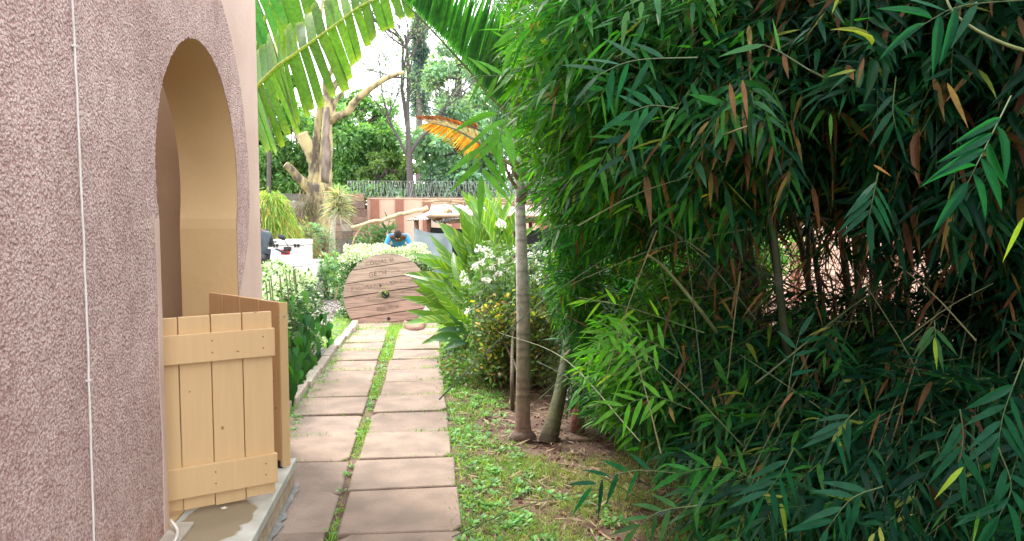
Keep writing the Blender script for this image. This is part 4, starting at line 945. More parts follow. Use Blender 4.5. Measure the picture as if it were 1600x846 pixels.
for k in (-1, 1):
    bt_('grip', [(.28 * k, .51, 1.03), (.38 * k, .46, 1.04), (.43 * k, .43, 1.045)], .018, 'black'); bt_('mirror_stalk', [(.24 * k, .53, 1.03), (.30 * k, .52, 1.12), (.27 * k, .50, 1.22)], .006, 'black')
    b = B(); q = T2(.24 * k, .49, 1.26); ax = nrm(T2(0, -1, 0) - mo)
    V = []; 
    for t, r in ((-.02, .4), (-.012, .85), (0, 1.), (.006, .98)): V += [q - ax * -t * 1 + (nrm(T2(1, 0, 0) - mo) * .075 * math.cos(a) + np.array([0, 0, .05 * math.sin(a)])) * r for a in np.arange(14) * 2 * math.pi / 14]
    F = [[i * 14 + j, i * 14 + (j + 1) % 14, (i + 1) * 14 + (j + 1) % 14, (i + 1) * 14 + j] for i in range(3) for j in range(14)]; b.add(V, F); b.f.append(np.array([list(range(14))])); b.f.append(np.array([[42 + i for i in range(14)]])); b.build('mirror', M['black'], mb, smooth=True)
b = B(); q = T2(.0, .66, .86); r_ = nrm(T2(1, 0, 0) - mo) * .2; f_ = nrm(T2(0, 1, 0) - mo) * .12; obox(b, q - r_ * .5, r_, f_, [0, 0, .18]); b.build('headlight_fairing', M['red'], mb, bevel=.03)
# instrument pod and red indicator near the right grip, as seen beside the rider
b = B(); q = P(447, 396, RD - .35); obox(b, q - RV * .11 - [0, 0, .03], RV * .17, FV * .1, [0, 0, .11]); b.build('hand_guard', M['red'], mb, bevel=.02)
b = B(); q = P(449, 391, RD - .37); obox(b, q - RV * .08 - [0, 0, .02], RV * .14, FV * .1, [0, 0, .09]); b.build('instrument_pod', M['black'], mb, bevel=.02)
b = B(); tube(b, curve([P(431, 389, RD - .4), P(440, 393, RD - .4), P(449, 396, RD - .38)], 6), .022, 8); b.build('grip', M['black'], mb, smooth=True)
b = B(); tube(b, curve([P(448, 392, RD - .4), P(450, 385, RD - .4), P(445, 377, RD - .4)], 8), .008, 6); b.build('mirror_stalk', M['black'], mb)
b = B(); q = P(440, 371, RD - .4); V = []
for t, r in ((.03, .3), (.02, .8), (0, 1.), (-.006, .96)): V += [q + FV * t + (RV * .082 * math.cos(a) + np.array([0, 0, 1]) * (.055 * math.sin(a) - .03 * math.cos(a))) * r for a in np.arange(16) * 2 * math.pi / 16]
b.add(V, [[i * 16 + j, i * 16 + (j + 1) % 16, (i + 1) * 16 + (j + 1) % 16, (i + 1) * 16 + j] for i in range(3) for j in range(16)]); b.f.append(np.array([list(range(16))])); b.f.append(np.array([[48 + i for i in range(16)]])); b.build('mirror', M['black'], mb, smooth=True)

ch = empty('white_chest', P(450, 338, 16.6) * [1, 1, 0], 'white chest with two black hinges behind the motorbike', 'chest')
cl, cr = P(418, 376, 16.6), P(475, 376, 16.6); wid = cr - cl; dep = nrm([FV[0], FV[1], 0]) * .7
b = B(); o_ = cl.copy(); o_[2] = 0; obox(b, o_, wid, dep, [0, 0, .93]); b.build('chest_body', M['white'], ch, bevel=.02)
b = B(); o_ = cl.copy(); o_[2] = .935; obox(b, o_ - nrm(wid) * .01 - dep * .02, wid + nrm(wid) * .02, dep * 1.04, [0, 0, .12]); b.build('lid', M['white'], ch, bevel=.03)
for q in (.22, .80):
    for s in (-.035, .035):
        b = B(); p = cl + wid * q + nrm(wid) * s; p[2] = .935; tube(b, [p - dep * .02 + [0, 0, -.03], p - dep * .02 + [0, 0, .035]], .026, 8); b.build('hinge', M['black'], ch)
cl2 = empty('white_crate', P(470, 338, 14.3) * [1, 1, 0], 'low white crate just beyond the hedge, in front of the chest', 'crate')
a_ = P(438, 404, 13.2); c2 = P(471, 404, 13.2); a_[2] = c2[2] = 0; dp = nrm([FV[0], FV[1], 0]) * 1.6
b = B(); obox(b, a_, c2 - a_, dp, [0, 0, .70]); b.build('crate_body', M['white'], cl2, bevel=.02)
b = B(); obox(b, a_ + [0, 0, .703] - nrm(c2 - a_) * .01, (c2 - a_) * 1.02, dp, [0, 0, .04]); b.build('crate_rim', M['white'], cl2, bevel=.01)

def pot(px, py, d, r, h, label, z0=0.0):
    p = P(px, py, d); p[2] = z0; root = empty('plant_pot', p, label, 'pot'); b = B()
    prof = [(0, .7), (.05, .74), (.82, .98), (.83, 1.08), (1.0, 1.1), (1.0, .96), (.86, .9)]
    V = [p + np.array([r * q * math.cos(a), r * q * math.sin(a), h * t]) for t, q in prof for a in np.arange(20) * 2 * math.pi / 20]
    b.add(V, [[i * 20 + j, i * 20 + (j + 1) % 20, (i + 1) * 20 + (j + 1) % 20, (i + 1) * 20 + j] for i in range(len(prof) - 1) for j in range(20)]); b.f.append(np.array([list(range(20))])); b.build('pot_wall', M['terracotta'], root, smooth=True)
    b = B(); V = [p + np.array([r * .92 * math.cos(a), r * .92 * math.sin(a), h * .88]) for a in np.arange(20) * 2 * math.pi / 20]; b.add(V, np.array([list(range(20))])); b.build('soil', M['soil'], root); return p
SG = [(.16, .26, .14), (.12, .22, .12), (.22, .30, .18)]
p = pot(507, 395, 21.5, .30, .55, 'wide terracotta pot with a thin stemmed succulent'); tuft_bush('pot_succulent', (p[0], p[1], .48), .34, .85, 900, SG, .10, LANCE, 'thin stemmed grey green succulent in the wide terracotta pot', 'plant', wr=.15, stems=26)
p = pot(487, 395, 22.3, .26, .95, 'tall dark terracotta pot left of the wide pot'); tuft_bush('pot_plant', (p[0], p[1], .85), .3, .45, 160, [(.12, .26, .16), (.2, .34, .24)], .26, OVAL, 'broad leaved pot plant in the tall terracotta pot', 'plant', wr=.5)
p = P(477, 345, 21); tuft_bush('dry_shrub', (p[0], p[1], 0), .3, 1.6, 500, [(.20, .17, .08), (.14, .18, .06)], .2, LANCE, 'dry straggly shrub left of the terracotta pots', 'shrub', wr=.16, stems=14)
p = P(560, 400, 21); tuft_bush('leafy_plant', (p[0], p[1], 0), .35, .75, 300, [(.08, .22, .05), (.12, .28, .07)], .24, LANCE, 'low leafy plant at the foot of the reddish pier', 'plant', wr=.3)
p = P(577, 400, 24.5); tuft_bush('strap_leaf_plant', (p[0], p[1], .1), .38, 1.3, 260, [(.06, .17, .05), (.09, .2, .07)], .42, LANCE, 'green strap leaved plant before the second pilaster', 'plant', wr=.14)
p = P(606, 400, 24.5); tuft_bush('strap_leaf_plant', (p[0], p[1], .5), .3, .95, 200, [(.05, .13, .06), (.08, .15, .07)], .45, LANCE, 'dark spiky yucca beside the bending person', 'plant', wr=.12)
for (px, py, d, r, h, lb) in ((511, 470, 14.6, .34, .85, 'bluish leafy bush at the left end of the drum hedge'), (522, 415, 17.5, .35, .75, 'pale green bush behind the left end of the drum hedge')):
    p = P(px, py, d); tuft_bush('leafy_bush', (p[0], p[1], 0), r, h, 700, [(.08, .20, .10), (.14, .28, .16), (.2, .34, .14)], .11, OVAL, lb, 'bush', wr=.45)
p = P(483, 402, 15.6); b = B(); prof = [(-.12, .3), (-.1, .8), (-.04, 1), (.04, 1), (.1, .7), (.12, .2)]
V = [np.array([p[0], p[1], .12]) + np.array([.13 * q * math.cos(a), .13 * q * math.sin(a), t]) for t, q in prof for a in np.arange(14) * 2 * math.pi / 14]
b.add(V, [[i * 14 + j, i * 14 + (j + 1) % 14, (i + 1) * 14 + (j + 1) % 14, (i + 1) * 14 + j] for i in range(5) for j in range(14)]); b.f.append(np.array([list(range(14))[::-1]])); b.f.append(np.array([[70 + i for i in range(14)]]))
tag(b.build('round_stone', mat('grey_stone', (.2, .22, .24), .6, (.3, .32, .34)), smooth=True), 'round grey stone on the lawn right of the white crate', 'stone')

# dracaena with pale spiky head
dc_ = empty('dracaena', P(527, 338, 22) * [1, 1, 0], 'slim dracaena with a spiky pale pinkish head before the block wall', 'plant')
b = B(); t0 = P(529, 318, 22); t1 = gnd(P(519, 380, 22)); tube(b, curve([t1, P(519, 380, 22), P(522, 345, 22), t0], 14), np.linspace(.11, .045, 14), 8, col=(.42, .38, .32)); b.build('trunk', M['bark'], dc_, smooth=True)
b = B(); n = 300; d = rnd_dirs(n, -.45, 1); leaves(b, t0 + rng.normal(0, .04, (n, 3)) + np.outer(rng.uniform(-.3, .25, n), [0, 0, 1]), d, nrm(np.cross(d, rnd_dirs(n))), rng.uniform(.35, .68, n), .035, LANCEV, .35, pick([(.30, .34, .22), (.42, .36, .30), (.18, .24, .12)], n)); b.build('leaf_rosette', M['leaf_matte'], dc_, kind='stuff')
# yellow-green grassy palm clump behind house corner
yc = empty('golden_bamboo', P(425, 338, 18.5) * [1, 1, 0], 'drooping yellow green grassy clump beyond the house corner', 'bamboo')
b = B(); n = 5200; a = rng.uniform(0, 6.283, n); k = rng.uniform(0, 1, n); ctr = P(422, 350, 18.5); rad = .66 * np.sqrt(k); hgt = P(0, 308, 18.5)[2] - .95 * k + rng.normal(0, .1, n)
q = np.stack([ctr[0] + rad * np.cos(a), ctr[1] + rad * np.sin(a), hgt], -1)
leaves(b, q, nrm(np.stack([np.cos(a) * .6, np.sin(a) * .6, -.5 - k], -1) + rng.normal(0, .3, (n, 3))), rnd_dirs(n), rng.uniform(.18, .34, n), .022, LANCE, .35, pick([(.22, .38, .05), (.34, .42, .08), (.40, .34, .10), (.10, .24, .04)], n)); b.build('foliage', M['leaf_matte'], yc, kind='stuff')
b = B()
for k in range(26):
    a = rng.uniform(0, 6.283); e = ctr + [.6 * math.cos(a), .6 * math.sin(a), 0]; e[2] = rng.uniform(1.3, 1.9); s_ = gnd(ctr + [.12 * math.cos(a), .12 * math.sin(a), 0]); tube(b, curve([s_, (s_ + e) / 2 + [0, 0, .5], e], 8), .012, 5, col=(.3, .3, .1))
b.build('stems', M['bark'], yc, kind='stuff')

# ------------------------------------------------------------------ palms
def ringed_trunk(root, pts, rads, n, cols, name='trunk', ring=.055):
    W3 = curve(pts, n); L_ = np.r_[0, np.cumsum(np.linalg.norm(np.diff(W3, axis=0), axis=1))]; rad = np.interp(np.linspace(0, 1, n), np.linspace(0, 1, len(rads)), rads)
    ph = (L_ % ring) / ring; rad = rad * (1 + .018 * (ph < .12)) ; cc = np.array([np.interp(np.linspace(0, 1, n), np.linspace(0, 1, len(cols)), [c[i] for c in cols]) for i in range(3)]).T
    cc = cc * np.where(ph < .12, .66, 1)[:, None] * rng.uniform(.9, 1.08, (n, 1)); b = B(); tube(b, W3, rad, 16, col=cc); return b.build(name, M['palmbark'], root, smooth=True)
M['palmbark'] = mat('palm_bark', attr=True, rough=.75, scale=26, bump=.35, bscale=60)
def frond(root, pts, n, Lf, wf, side_dirs, cols, droop=.15, r=.012, tl=.12, rc=(.12, .20, .05), taper=(.55, 1, .45), name='frond', split=None):
    """pts rachis; side_dirs: list of direction vectors for leaflets on each side"""
    W3 = curve(pts, 40); b = B(); tube(b, W3, np.linspace(r, r * .25, 40), 6, col=rc); fo = b.build(name, M['bark'], root, smooth=True)
    t = np.linspace(.08, 1, n); ii = t * 39; i0 = np.minimum(ii.astype(int), 38); p = W3[i0] + (W3[i0 + 1] - W3[i0]) * (ii - i0)[:, None]; tg = nrm(W3[i0 + 1] - W3[i0])
    for s, sdv in enumerate(side_dirs):
        d = nrm(np.array(sdv) + tg * .0 + rng.normal(0, .035, (n, 3))); L_ = Lf * np.interp(t, [0, .4, 1], taper) * rng.uniform(.93, 1.05, n)
        nn = nrm(np.cross(tg, d)); nn = nrm(nn + rng.normal(0, .12, (n, 3)))
        b = B(); leaves(b, p, d, nn, L_, wf, LANCEV, droop, pick(cols, n, var=.15)); b.build('leaflets', M['leaf'], fo, kind='stuff')
    return fo
PD = 5.43
palm = empty('palm_tree', G(817, 683), 'palm with a straight ringed pale grey trunk beside the path', 'palm')
g0 = G(817, 686); ringed_trunk(palm, [g0 - [0, 0, .03], P(817, 640, PD), P(818, 520, PD), P(816, 430, PD), P(813, 330, PD), P(811, 262, PD)], [.068, .053, .050, .048, .042, .036, .032], 150,
             [(.20, .11, .08), (.25, .155, .115), (.23, .20, .13), (.34, .32, .26), (.50, .49, .45), (.58, .58, .55), (.36, .31, .24)])
b = B(); tube(b, [g0 - [0, 0, .02], g0 + [0, 0, .03], g0 + [0, 0, .06]], [.098, .088, .062], 14, col=(.12, .075, .055), wob=.1); b.build('root_collar', M['bark'], palm, smooth=True)
b = B(); tube(b, curve([P(811, 268, PD), P(809, 220, PD), P(806, 170, PD), P(803, 140, PD)], 16), np.linspace(.036, .028, 16), 12, col=(.17, .25, .08)); b.build('crownshaft', M['leaf'], palm, smooth=True)
b = B(); tube(b, curve([P(815, 300, PD), P(814, 312, PD), P(813, 318, PD)], 6), [.040, .042, .042, .041, .040, .039], 14, col=(.20, .15, .12)); b.build('dark_scar', M['bark'], palm, smooth=True)
for (a, c, e, r) in (((812, 300), (798, 280), (789, 258), .016), ((812, 285), (803, 268), (797, 240), .018), ((818, 300), (832, 284), (842, 266), .014), ((812, 275), (826, 250), (818, 210), .016)):
    b = B(); tube(b, curve([P(*a, PD), P(*c, PD - .05), P(*e, PD - .08)], 8), np.linspace(r, r * .5, 8), 7, col=(.24, .18, .11), wob=.08); b.build('flower_stub', M['bark'], palm, smooth=True)
FG = [(.045, .17, .04), (.06, .21, .045), (.04, .14, .045)]
def V3(dx, dy, dz=0): return RV * dx - np.array([0, 0, 1]) * dy + np.array([FV[0], FV[1], 0]) * dz
frond(palm, [P(803, 185, PD), P(765, 150, PD), P(735, 113, PD), P(690, 64, PD - .1), P(650, 22, PD - .2), P(600, -25, PD - .3)], 86, .62, .021, [V3(.36, -1, .25), V3(.30, -1, -.28)], FG, droop=.03, r=.014)
frond(palm, [P(803, 180, PD), P(815, 110, PD), P(828, 40, PD + .1), P(850, -60, PD + .2)], 60, .55, .028, [V3(-.8, -.5, .3), V3(.8, -.5, .2)], FG, droop=.25)
frond(palm, [P(803, 180, PD), P(785, 110, PD + .3), P(775, 40, PD + .5), P(770, -50, PD + .8)], 56, .50, .028, [V3(.7, .9, .2), V3(-.2, 1, .1)], FG, droop=.2)
frond(palm, [P(806, 185, PD), P(840, 150, PD + .2), P(875, 165, PD + .4), P(915, 215, PD + .5)], 52, .40, .024, [V3(.5, -.8, .3), V3(.1, 1, .1)], [(.10, .24, .04), (.14, .30, .05)], droop=.2)
frond(palm, [P(806, 195, PD), P(770, 205, PD - .3), P(745, 260, PD - .5), P(735, 330, PD - .6)], 36, .32, .024, [V3(-.7, .7, .2), V3(.7, .8, .1)], FG, droop=.3) if False else None
# the dying frond, orange below and bleached above
f_ = frond(palm, [P(806, 262, PD), P(775, 243, PD - .1), P(742, 219, PD - .2), P(706, 200, PD - .3), P(672, 192, PD - .35)], 2, .01, .001, [], [(1, 1, 1)], r=.014, rc=(.5, .5, .33))
f_['label'] = 'dying orange and white frond'
W3 = curve([P(752, 226, PD - .15), P(742, 219, PD - .2), P(706, 200, PD - .3), P(672, 192, PD - .35)], 40)
t = np.linspace(0, 39, 46); i0 = np.minimum(t.astype(int), 38); pp = W3[i0] + (W3[i0 + 1] - W3[i0]) * (t - i0)[:, None]; k = len(pp); u = np.linspace(0, 1, k)
b = B(); leaves(b, pp, nrm(np.array([V3(-.15 - 1.0 * x, 1 - .45 * x, -.2) for x in u]) + rng.normal(0, .05, (k, 3))), V3(0, 0, -1), .145 * np.interp(u, [0, .3, 1], [.6, 1, .6]), .0125, LANCEV, .05, pick([(.62, .34, .03), (.52, .20, .02), (.66, .44, .08)], k, var=.12)); b.build('orange_leaflets', M['leaf_matte'], f_, kind='stuff')
b = B(); leaves(b, pp, nrm(np.array([V3(-.25 - .9 * x, -1 + .45 * x, -.1) for x in u]) + rng.normal(0, .05, (k, 3))), V3(0, 0, -1), .13 * np.interp(u, [0, .3, 1], [1, 1, .6]), .0075, LANCEV, .0, pick([(.62, .56, .44), (.55, .42, .30)], k, var=.12)); b.build('bleached_leaflets', M['leaf_matte'], f_, kind='stuff')
tips = np.array([V3(-.25 - .9 * x, -1 + .45 * x, -.1) for x in u]); e_ = pp + nrm(tips) * (.10 * np.interp(u, [0, .3, 1], [1, 1, .5]))[:, None]; b = B(); leaves(b, e_, nrm(tips), V3(0, 0, -1), .06, .018, LANCE, .1, pick([(.35, .12, .03), (.55, .24, .04)], k)); b.build('brown_tips', M['dry'], f_, kind='stuff')

p2_ = empty('palm_tree', G(857, 687), 'second palm leaning right with a dark olive ringed base', 'palm')
ringed_trunk(p2_, [G(855, 689) - [0, 0, .03], P(866, 655, 5.45), P(878, 600, 5.55), P(888, 540, 5.65), P(893, 450, 5.75), P(893, 380, 5.8), P(900, 250, 6.0), P(915, 120, 6.1)], [.072, .054, .046, .041, .038, .036, .034, .03], 150,
             [(.075, .05, .03), (.10, .10, .04), (.10, .12, .05), (.17, .18, .12), (.26, .26, .23), (.22, .21, .18), (.13, .12, .09), (.10, .14, .05)])
frond(p2_, [P(914, 120, 6.1), P(890, 80, 5.9), P(850, 70, 5.8), P(800, 100, 5.6)], 46, .45, .026, [V3(-.2, -.9, .3), V3(-.3, 1, .2)], [(.06, .20, .04), (.10, .26, .05)])
frond(p2_, [P(914, 120, 6.1), P(950, 60, 6.1), P(1000, 50, 6.2), P(1060, 100, 6.2)], 40, .45, .026, [V3(.2, -.9, .3), V3(.3, 1, .2)], FG)
frond(p2_, [P(914, 120, 6.1), P(915, 40, 6.3), P(925, -40, 6.4)], 40, .45, .026, [V3(-.9, -.3, .3), V3(.9, -.3, .2)], FG)
b = B(); tube(b, [G(903, 672) - [0, 0, .04], P(903, 660, 5.6), P(904, 642, 5.6)], [.055, .05, .045], 10, col=(.17, .06, .04), wob=.06); tag(b.build('wooden_stump', M['bark'], smooth=True), 'short reddish stump right of the leaning palm', 'stump')
b = B(); obox(b, G(880, 626), V3(.02, 0) * 5, V3(.3, -.05, .9) * .07, V3(.24, -.5, .3) * .9); tag(b.build('split_board', M['drum'], bevel=.004), 'weathered split board leaning behind the second palm', 'board')

# ------------------------------------------------------------------ banana
bn = empty('banana_plant', P(372, 338, 8.6) * [1, 1, 0], 'banana plant behind the house corner with a big torn green leaf', 'banana plant')
s0 = gnd(P(372, 338, 8.6)); s1 = P(372, 190, 8.5); b = B(); tube(b, curve([s0, (s0 + s1) / 2, s1], 14), np.linspace(.13, .08, 14), 14, col=(.20, .22, .08)); b.build('pseudostem', M['bark'], bn, smooth=True)
BL = [(.065, .135, .025), (.08, .16, .028), (.055, .12, .028)]
def torn_leaf(pts, k, len_lo, len_up, dlo, dup, cols, tipc=(.22, .28, .05), fill=.93):
    W3 = curve(pts, 60); b = B(); tube(b, W3, np.linspace(.022, .006, 60), 7, col=(.34, .38, .12)); root = b.build('leaf', M['leaf'], bn, smooth=True)
    seg = np.linspace(.04, 1, k + 1)
    for side, (ln, dr_) in enumerate(((len_lo, dlo), (len_up, dup))):
        for i in range(k):
            a, c = seg[i], seg[i + 1] - (seg[i + 1] - seg[i]) * rng.uniform(.01, 1 - fill); pa, pc_ = [np.array([np.interp(x * 59, np.arange(60), W3[:, q]) for q in range(3)]) for x in (a, c)]
            tm = (a + c) / 2; Lh = ln * np.interp(tm, [0, .15, .6, 1], [.75, 1, .85, .3]) * rng.uniform(.88, 1.08)
            dd = nrm(np.array(dr_) + rng.normal(0, .06, 3)); b = B(); V = []; cols_ = []; nr = 9; c0 = pick(cols, 1, var=.12)[0]
            w_end = rng.uniform(.75, 1.02); tw_ = rng.normal(0, .02)
            for j in range(nr):
                v = j / (nr - 1); L1 = Lh * (1 if j < nr - 1 else 1)
                for q, pt in enumerate((pa, (pa + pc_) / 2, pc_)):
                    mid = (pa + pc_) / 2; w = 1 + (w_end - 1) * v; w *= 1 if v < .85 else (1 - (v - .85) * 1.6)
                    V.append(mid + (pt - mid) * w + dd * L1 * v + np.array([0, 0, -.10 * Lh * v * v]) + (0 if q != 1 else 1) * FV * .012 * (1 - v) + FV * tw_ * v * q)
                    e2 = np.clip((v - .82) / .18, 0, 1) * rng.uniform(.3, 1); cols_.append(c0 * (1 - e2) + np.array(tipc) * e2)
            F = [[j * 3 + q, j * 3 + q + 1, (j + 1) * 3 + q + 1, (j + 1) * 3 + q] for j in range(nr - 1) for q in range(2)]
            b.add(V, F, np.array(cols_)); b.build('leaf_strip', M['leaf'], root, smooth=True)
    return root
torn_leaf([P(374, 188, 8.4), P(395, 145, 7.6), P(430, 107, 7.2), P(462, 84, 7.05), P(520, 42, 7.0), P(575, 4, 6.9), P(640, -8, 6.8)], 24, .56, .52, V3(.33, .95, .1), V3(-.18, -.9, .5), BL)
torn_leaf([P(372, 180, 8.4), P(375, 60, 7.9), P(400, -40, 7.6), P(450, -70, 7.5)], 12, .72, .4, V3(.42, .9, 0), V3(-.3, -.9, .4), [(.03, .12, .04), (.04, .15, .04)], tipc=(.1, .16, .05))
torn_leaf([P(372, 180, 8.4), P(430, -10, 8.3), P(500, -60, 8.3), P(560, -60, 8.3)], 9, .6, .5, V3(.3, .9, 0), V3(-.3, -.9, .4), BL, tipc=(.3, .3, .05))
torn_leaf([P(372, 188, 8.5), P(330, 90, 8.9), P(280, 60, 9.2), P(220, 80, 9.5)], 9, .6, .5, V3(-.3, .9, 0), V3(-.3, -.6, .6), BL)
# ------------------------------------------------------------------ variegated ginger clump
gg = empty('variegated_ginger', G(735, 545), 'bushy ginger with long green and yellow striped leaves left of the palm trunk', 'plant')
big = []
for k in range(6):
    b = B(); N_ = 1; leaves(b, [[0, 0, 0]], [1, 0, 0], [0, 0, 1], 1, .24, BIG, [.18, .3, .1, .4, .25, .05][k], np.array([1, 1, 1]) * [1, .85, 1.1, .9, 1.15, .8][k])
    me = b.mesh('ginger_leaf', True); me.materials.append(M['varieg']); big.append(me)
GD = 8.9
# (base px, tip px, depth offset): the leaves one can pick out
HL = [(735, 430, 642, 395), (728, 448, 632, 428), (725, 470, 640, 436), (722, 486, 634, 470), (730, 505, 640, 500), (722, 470, 648, 462), (728, 500, 655, 482), (730, 520, 662, 535), (735, 525, 690, 560),
      (740, 455, 668, 372), (745, 440, 690, 345), (752, 430, 716, 330), (750, 420, 730, 360), (762, 400, 740, 300), (775, 385, 735, 305), (778, 370, 770, 288), (782, 365, 795, 300), (785, 380, 820, 322), (770, 410, 725, 345), (768, 430, 755, 350),
      (790, 395, 832, 360), (745, 460, 700, 390), (738, 475, 690, 420), (752, 470, 722, 392), (758, 460, 762, 385), (748, 500, 700, 450), (740, 510, 676, 505), (735, 515, 650, 490), (765, 450, 800, 395), (742, 490, 668, 445),
      (750, 445, 705, 372), (772, 440, 790, 360), (736, 500, 645, 448), (745, 520, 705, 575), (785, 350, 762, 298), (780, 350, 800, 320), (765, 385, 712, 318), (760, 420, 700, 352), (740, 440, 655, 412), (780, 420, 812, 380)]
for k, (a, b1, c, d) in enumerate(HL):
    dd = GD + rng.uniform(-.35, .3); p = P(a, b1, dd); q = P(c, d, dd + rng.uniform(-.35, .15)); v = q - p; L_ = np.linalg.norm(v) * 1.04
    place_leaf(big[k % 6], 'leaf', gg, p, nrm(v + [0, 0, .12 * L_]), nrm(-FV * .9 + [0, 0, .55] + rng.normal(0, .35, 3)), L_, rng.uniform(.75, 1.05) * min(1.15, .62 / L_))
for k in range(110):
    s_ = rng.random(); bx = rng.uniform(722, 800); by = rng.uniform(330, 520) if bx > 750 else rng.uniform(425, 525); dd = GD + rng.uniform(-.1, .7) - (.9 if by > 450 else 0)
    p = P(bx, by, dd); d = nrm(V3(rng.normal(-.25, .6), rng.normal(-.9, .4), rng.normal(0, .4)))
    place_leaf(big[k % 6], 'leaf', gg, p, d, nrm(-FV + [0, 0, .4] + rng.normal(0, .5, 3)), rng.uniform(.32, .55), rng.uniform(.7, 1.1))
b = B()
for k in range(46):
    x = rng.uniform(722, 795); s_ = G(735, 545) + [rng.normal(.12, .16), rng.normal(.3, .14), 0]; top_y = 470 if x < 750 else rng.uniform(350, 450); e = P(x, top_y, GD + rng.uniform(-.1, .5))
    tube(b, curve([s_, (s_ + e) / 2 + rng.normal(0, .04, 3), e], 8), np.linspace(.012, .006, 8), 5, col=(.13, .22, .06))
b.build('stems', M['bark'], gg, kind='stuff')
b = B(); n = 260; q = G(735, 545) + rng.normal(0, 1, (n, 3)) * [.16, .2, .0] + np.outer(rng.uniform(.1, .45, n), [0, 0, 1]) + [.35, .3, 0]
leaves(b, q, nrm(rng.normal(0, .5, (n, 3)) + [0, 0, -.8]), rnd_dirs(n), rng.uniform(.15, .28, n), .03, LANCE, .2, pick([(.16, .09, .05), (.22, .14, .08), (.12, .09, .05)], n)); b.build('dead_leaves', M['dry'], gg, kind='stuff')
# broad dark-leaved plant at the foot
bl = empty('broad_leaf_plant', G(722, 560), 'dark broad leaved plant low at the path edge under the ginger', 'plant')
dm = []
for k in range(3):
    b = B(); leaves(b, [[0, 0, 0]], [1, 0, 0], [0, 0, 1], 1, .42, BIG, .3, [(.04, .10, .045), (.06, .15, .05), (.05, .12, .06)][k]); me = b.mesh('broad_leaf', True); me.materials.append(M['leaf']); dm.append(me)
for k, (x0, y0, x1, y1) in enumerate([(726, 520, 690, 516), (735, 525, 712, 500), (730, 535, 700, 545), (728, 518, 752, 512), (722, 530, 680, 530), (745, 530, 775, 520), (718, 545, 694, 562), (735, 540, 760, 548), (728, 510, 705, 490), (740, 515, 762, 500)]):
    d = 8.25 + rng.uniform(-.15, .15); p, q = P(x0, y0, d), P(x1, y1, d - .1); place_leaf(dm[k % 3], 'leaf', bl, p, nrm(q - p + [0, 0, .05]), nrm([0, -.5, 1] + rng.normal(0, .3, 3)), np.linalg.norm(q - p) * 1.15)
b = B()
for k in range(10): e = P(728 + rng.uniform(-8, 14), 525 + rng.uniform(-8, 10), 8.25); tube(b, [G(728, 562) + [rng.normal(0, .05), rng.normal(0, .05), 0], e], .007, 5, col=(.10, .16, .05))
b.build('stems', M['bark'], bl, kind='stuff')

# ------------------------------------------------------------------ flowering bush and golden-leaf shrub
fb = empty('flowering_bush', G(800, 590), 'loose bush with clusters of white flowers right of the ginger', 'bush')
b = B(); trunk_tops = []
st0 = G(801, 640)
tube(b, curve([st0, P(800, 590, 6.2), P(801, 530, 6.6), P(806, 480, 7.0)], 12), np.linspace(.02, .010, 12), 6, col=(.14, .10, .07))
tube(b, curve([st0 + [.04, .05, 0], P(812, 590, 6.3), P(790, 540, 6.8), P(770, 490, 7.2)], 12), np.linspace(.014, .008, 12), 6, col=(.14, .10, .07))
b.build('stem', M['bark'], fb, smooth=True)
b = B(); tw_ = []
for k in range(150):
    x, y, d = rng.uniform(738, 868), rng.uniform(385, 560), 7.4 + rng.uniform(-.5, .8)
    e = P(x, y, d); s_ = P(np.clip(x + rng.normal(0, 20), 745, 850), y + rng.uniform(50, 120), 7.3 + rng.uniform(-.2, .4)); s_[2] = max(s_[2], .0); tube(b, curve([s_, (s_ + e) / 2 + rng.normal(0, .04, 3), e], 6), np.linspace(.006, .002, 6), 4, col=(.16, .11, .08)); tw_.append((s_ + e) / 2); tw_.append(e)
b.build('twigs', M['bark'], fb, kind='stuff')
tw_ = np.array(tw_); n = 6500; k = rng.integers(0, len(tw_), n); q = tw_[k] + rng.normal(0, .07, (n, 3)); q[:, 2] = np.maximum(q[:, 2], .03)
b = B(); leaves(b, q, nrm(rnd_dirs(n) + [0, 0, .3]), nrm(rnd_dirs(n) + [0, -.3, .8]), rng.uniform(.03, .065, n), .024, OVAL, .2, pick([(.07, .17, .05), (.10, .22, .07), (.16, .27, .12), (.05, .12, .05)], n)); b.build('foliage', M['leaf_matte'], fb, kind='stuff')
fl_c = [(765, 400), (752, 412), (783, 408), (795, 398), (805, 392), (828, 400), (842, 398), (858, 405), (850, 420), (838, 412), (870, 415), (778, 430), (770, 420), (760, 440), (743, 418), (790, 425), (834, 432), (846, 440), (862, 432), (725, 430), (782, 348), (786, 352), (748, 390), (812, 408), (855, 395), (875, 425), (880, 400), (868, 395), (840, 385), (760, 392), (822, 418), (733, 488), (728, 440), (841, 485), (860, 492), (858, 528), (866, 470)]
for (x, y) in fl_c:
    d = 7.25 + rng.uniform(-.25, .3); c_ = P(x, y, d); b = B()
    n = 26; dd = rnd_dirs(n, -.5, 1); leaves(b, c_ + dd * rng.uniform(.008, .036, (n, 1)), nrm(dd + rng.normal(0, .3, (n, 3))), rnd_dirs(n), rng.uniform(.018, .032, n), .022, OVAL, .1, (1, 1, 1)); b.build('flower_cluster', M['petal'], fb)
gs = empty('golden_shrub', G(765, 600), 'small leaved shrub with yellow green shoots around the palm trunk', 'shrub')
b = B(); tw_ = []; root_c = [G(770, 585), G(810, 605), G(745, 570), G(840, 600)]
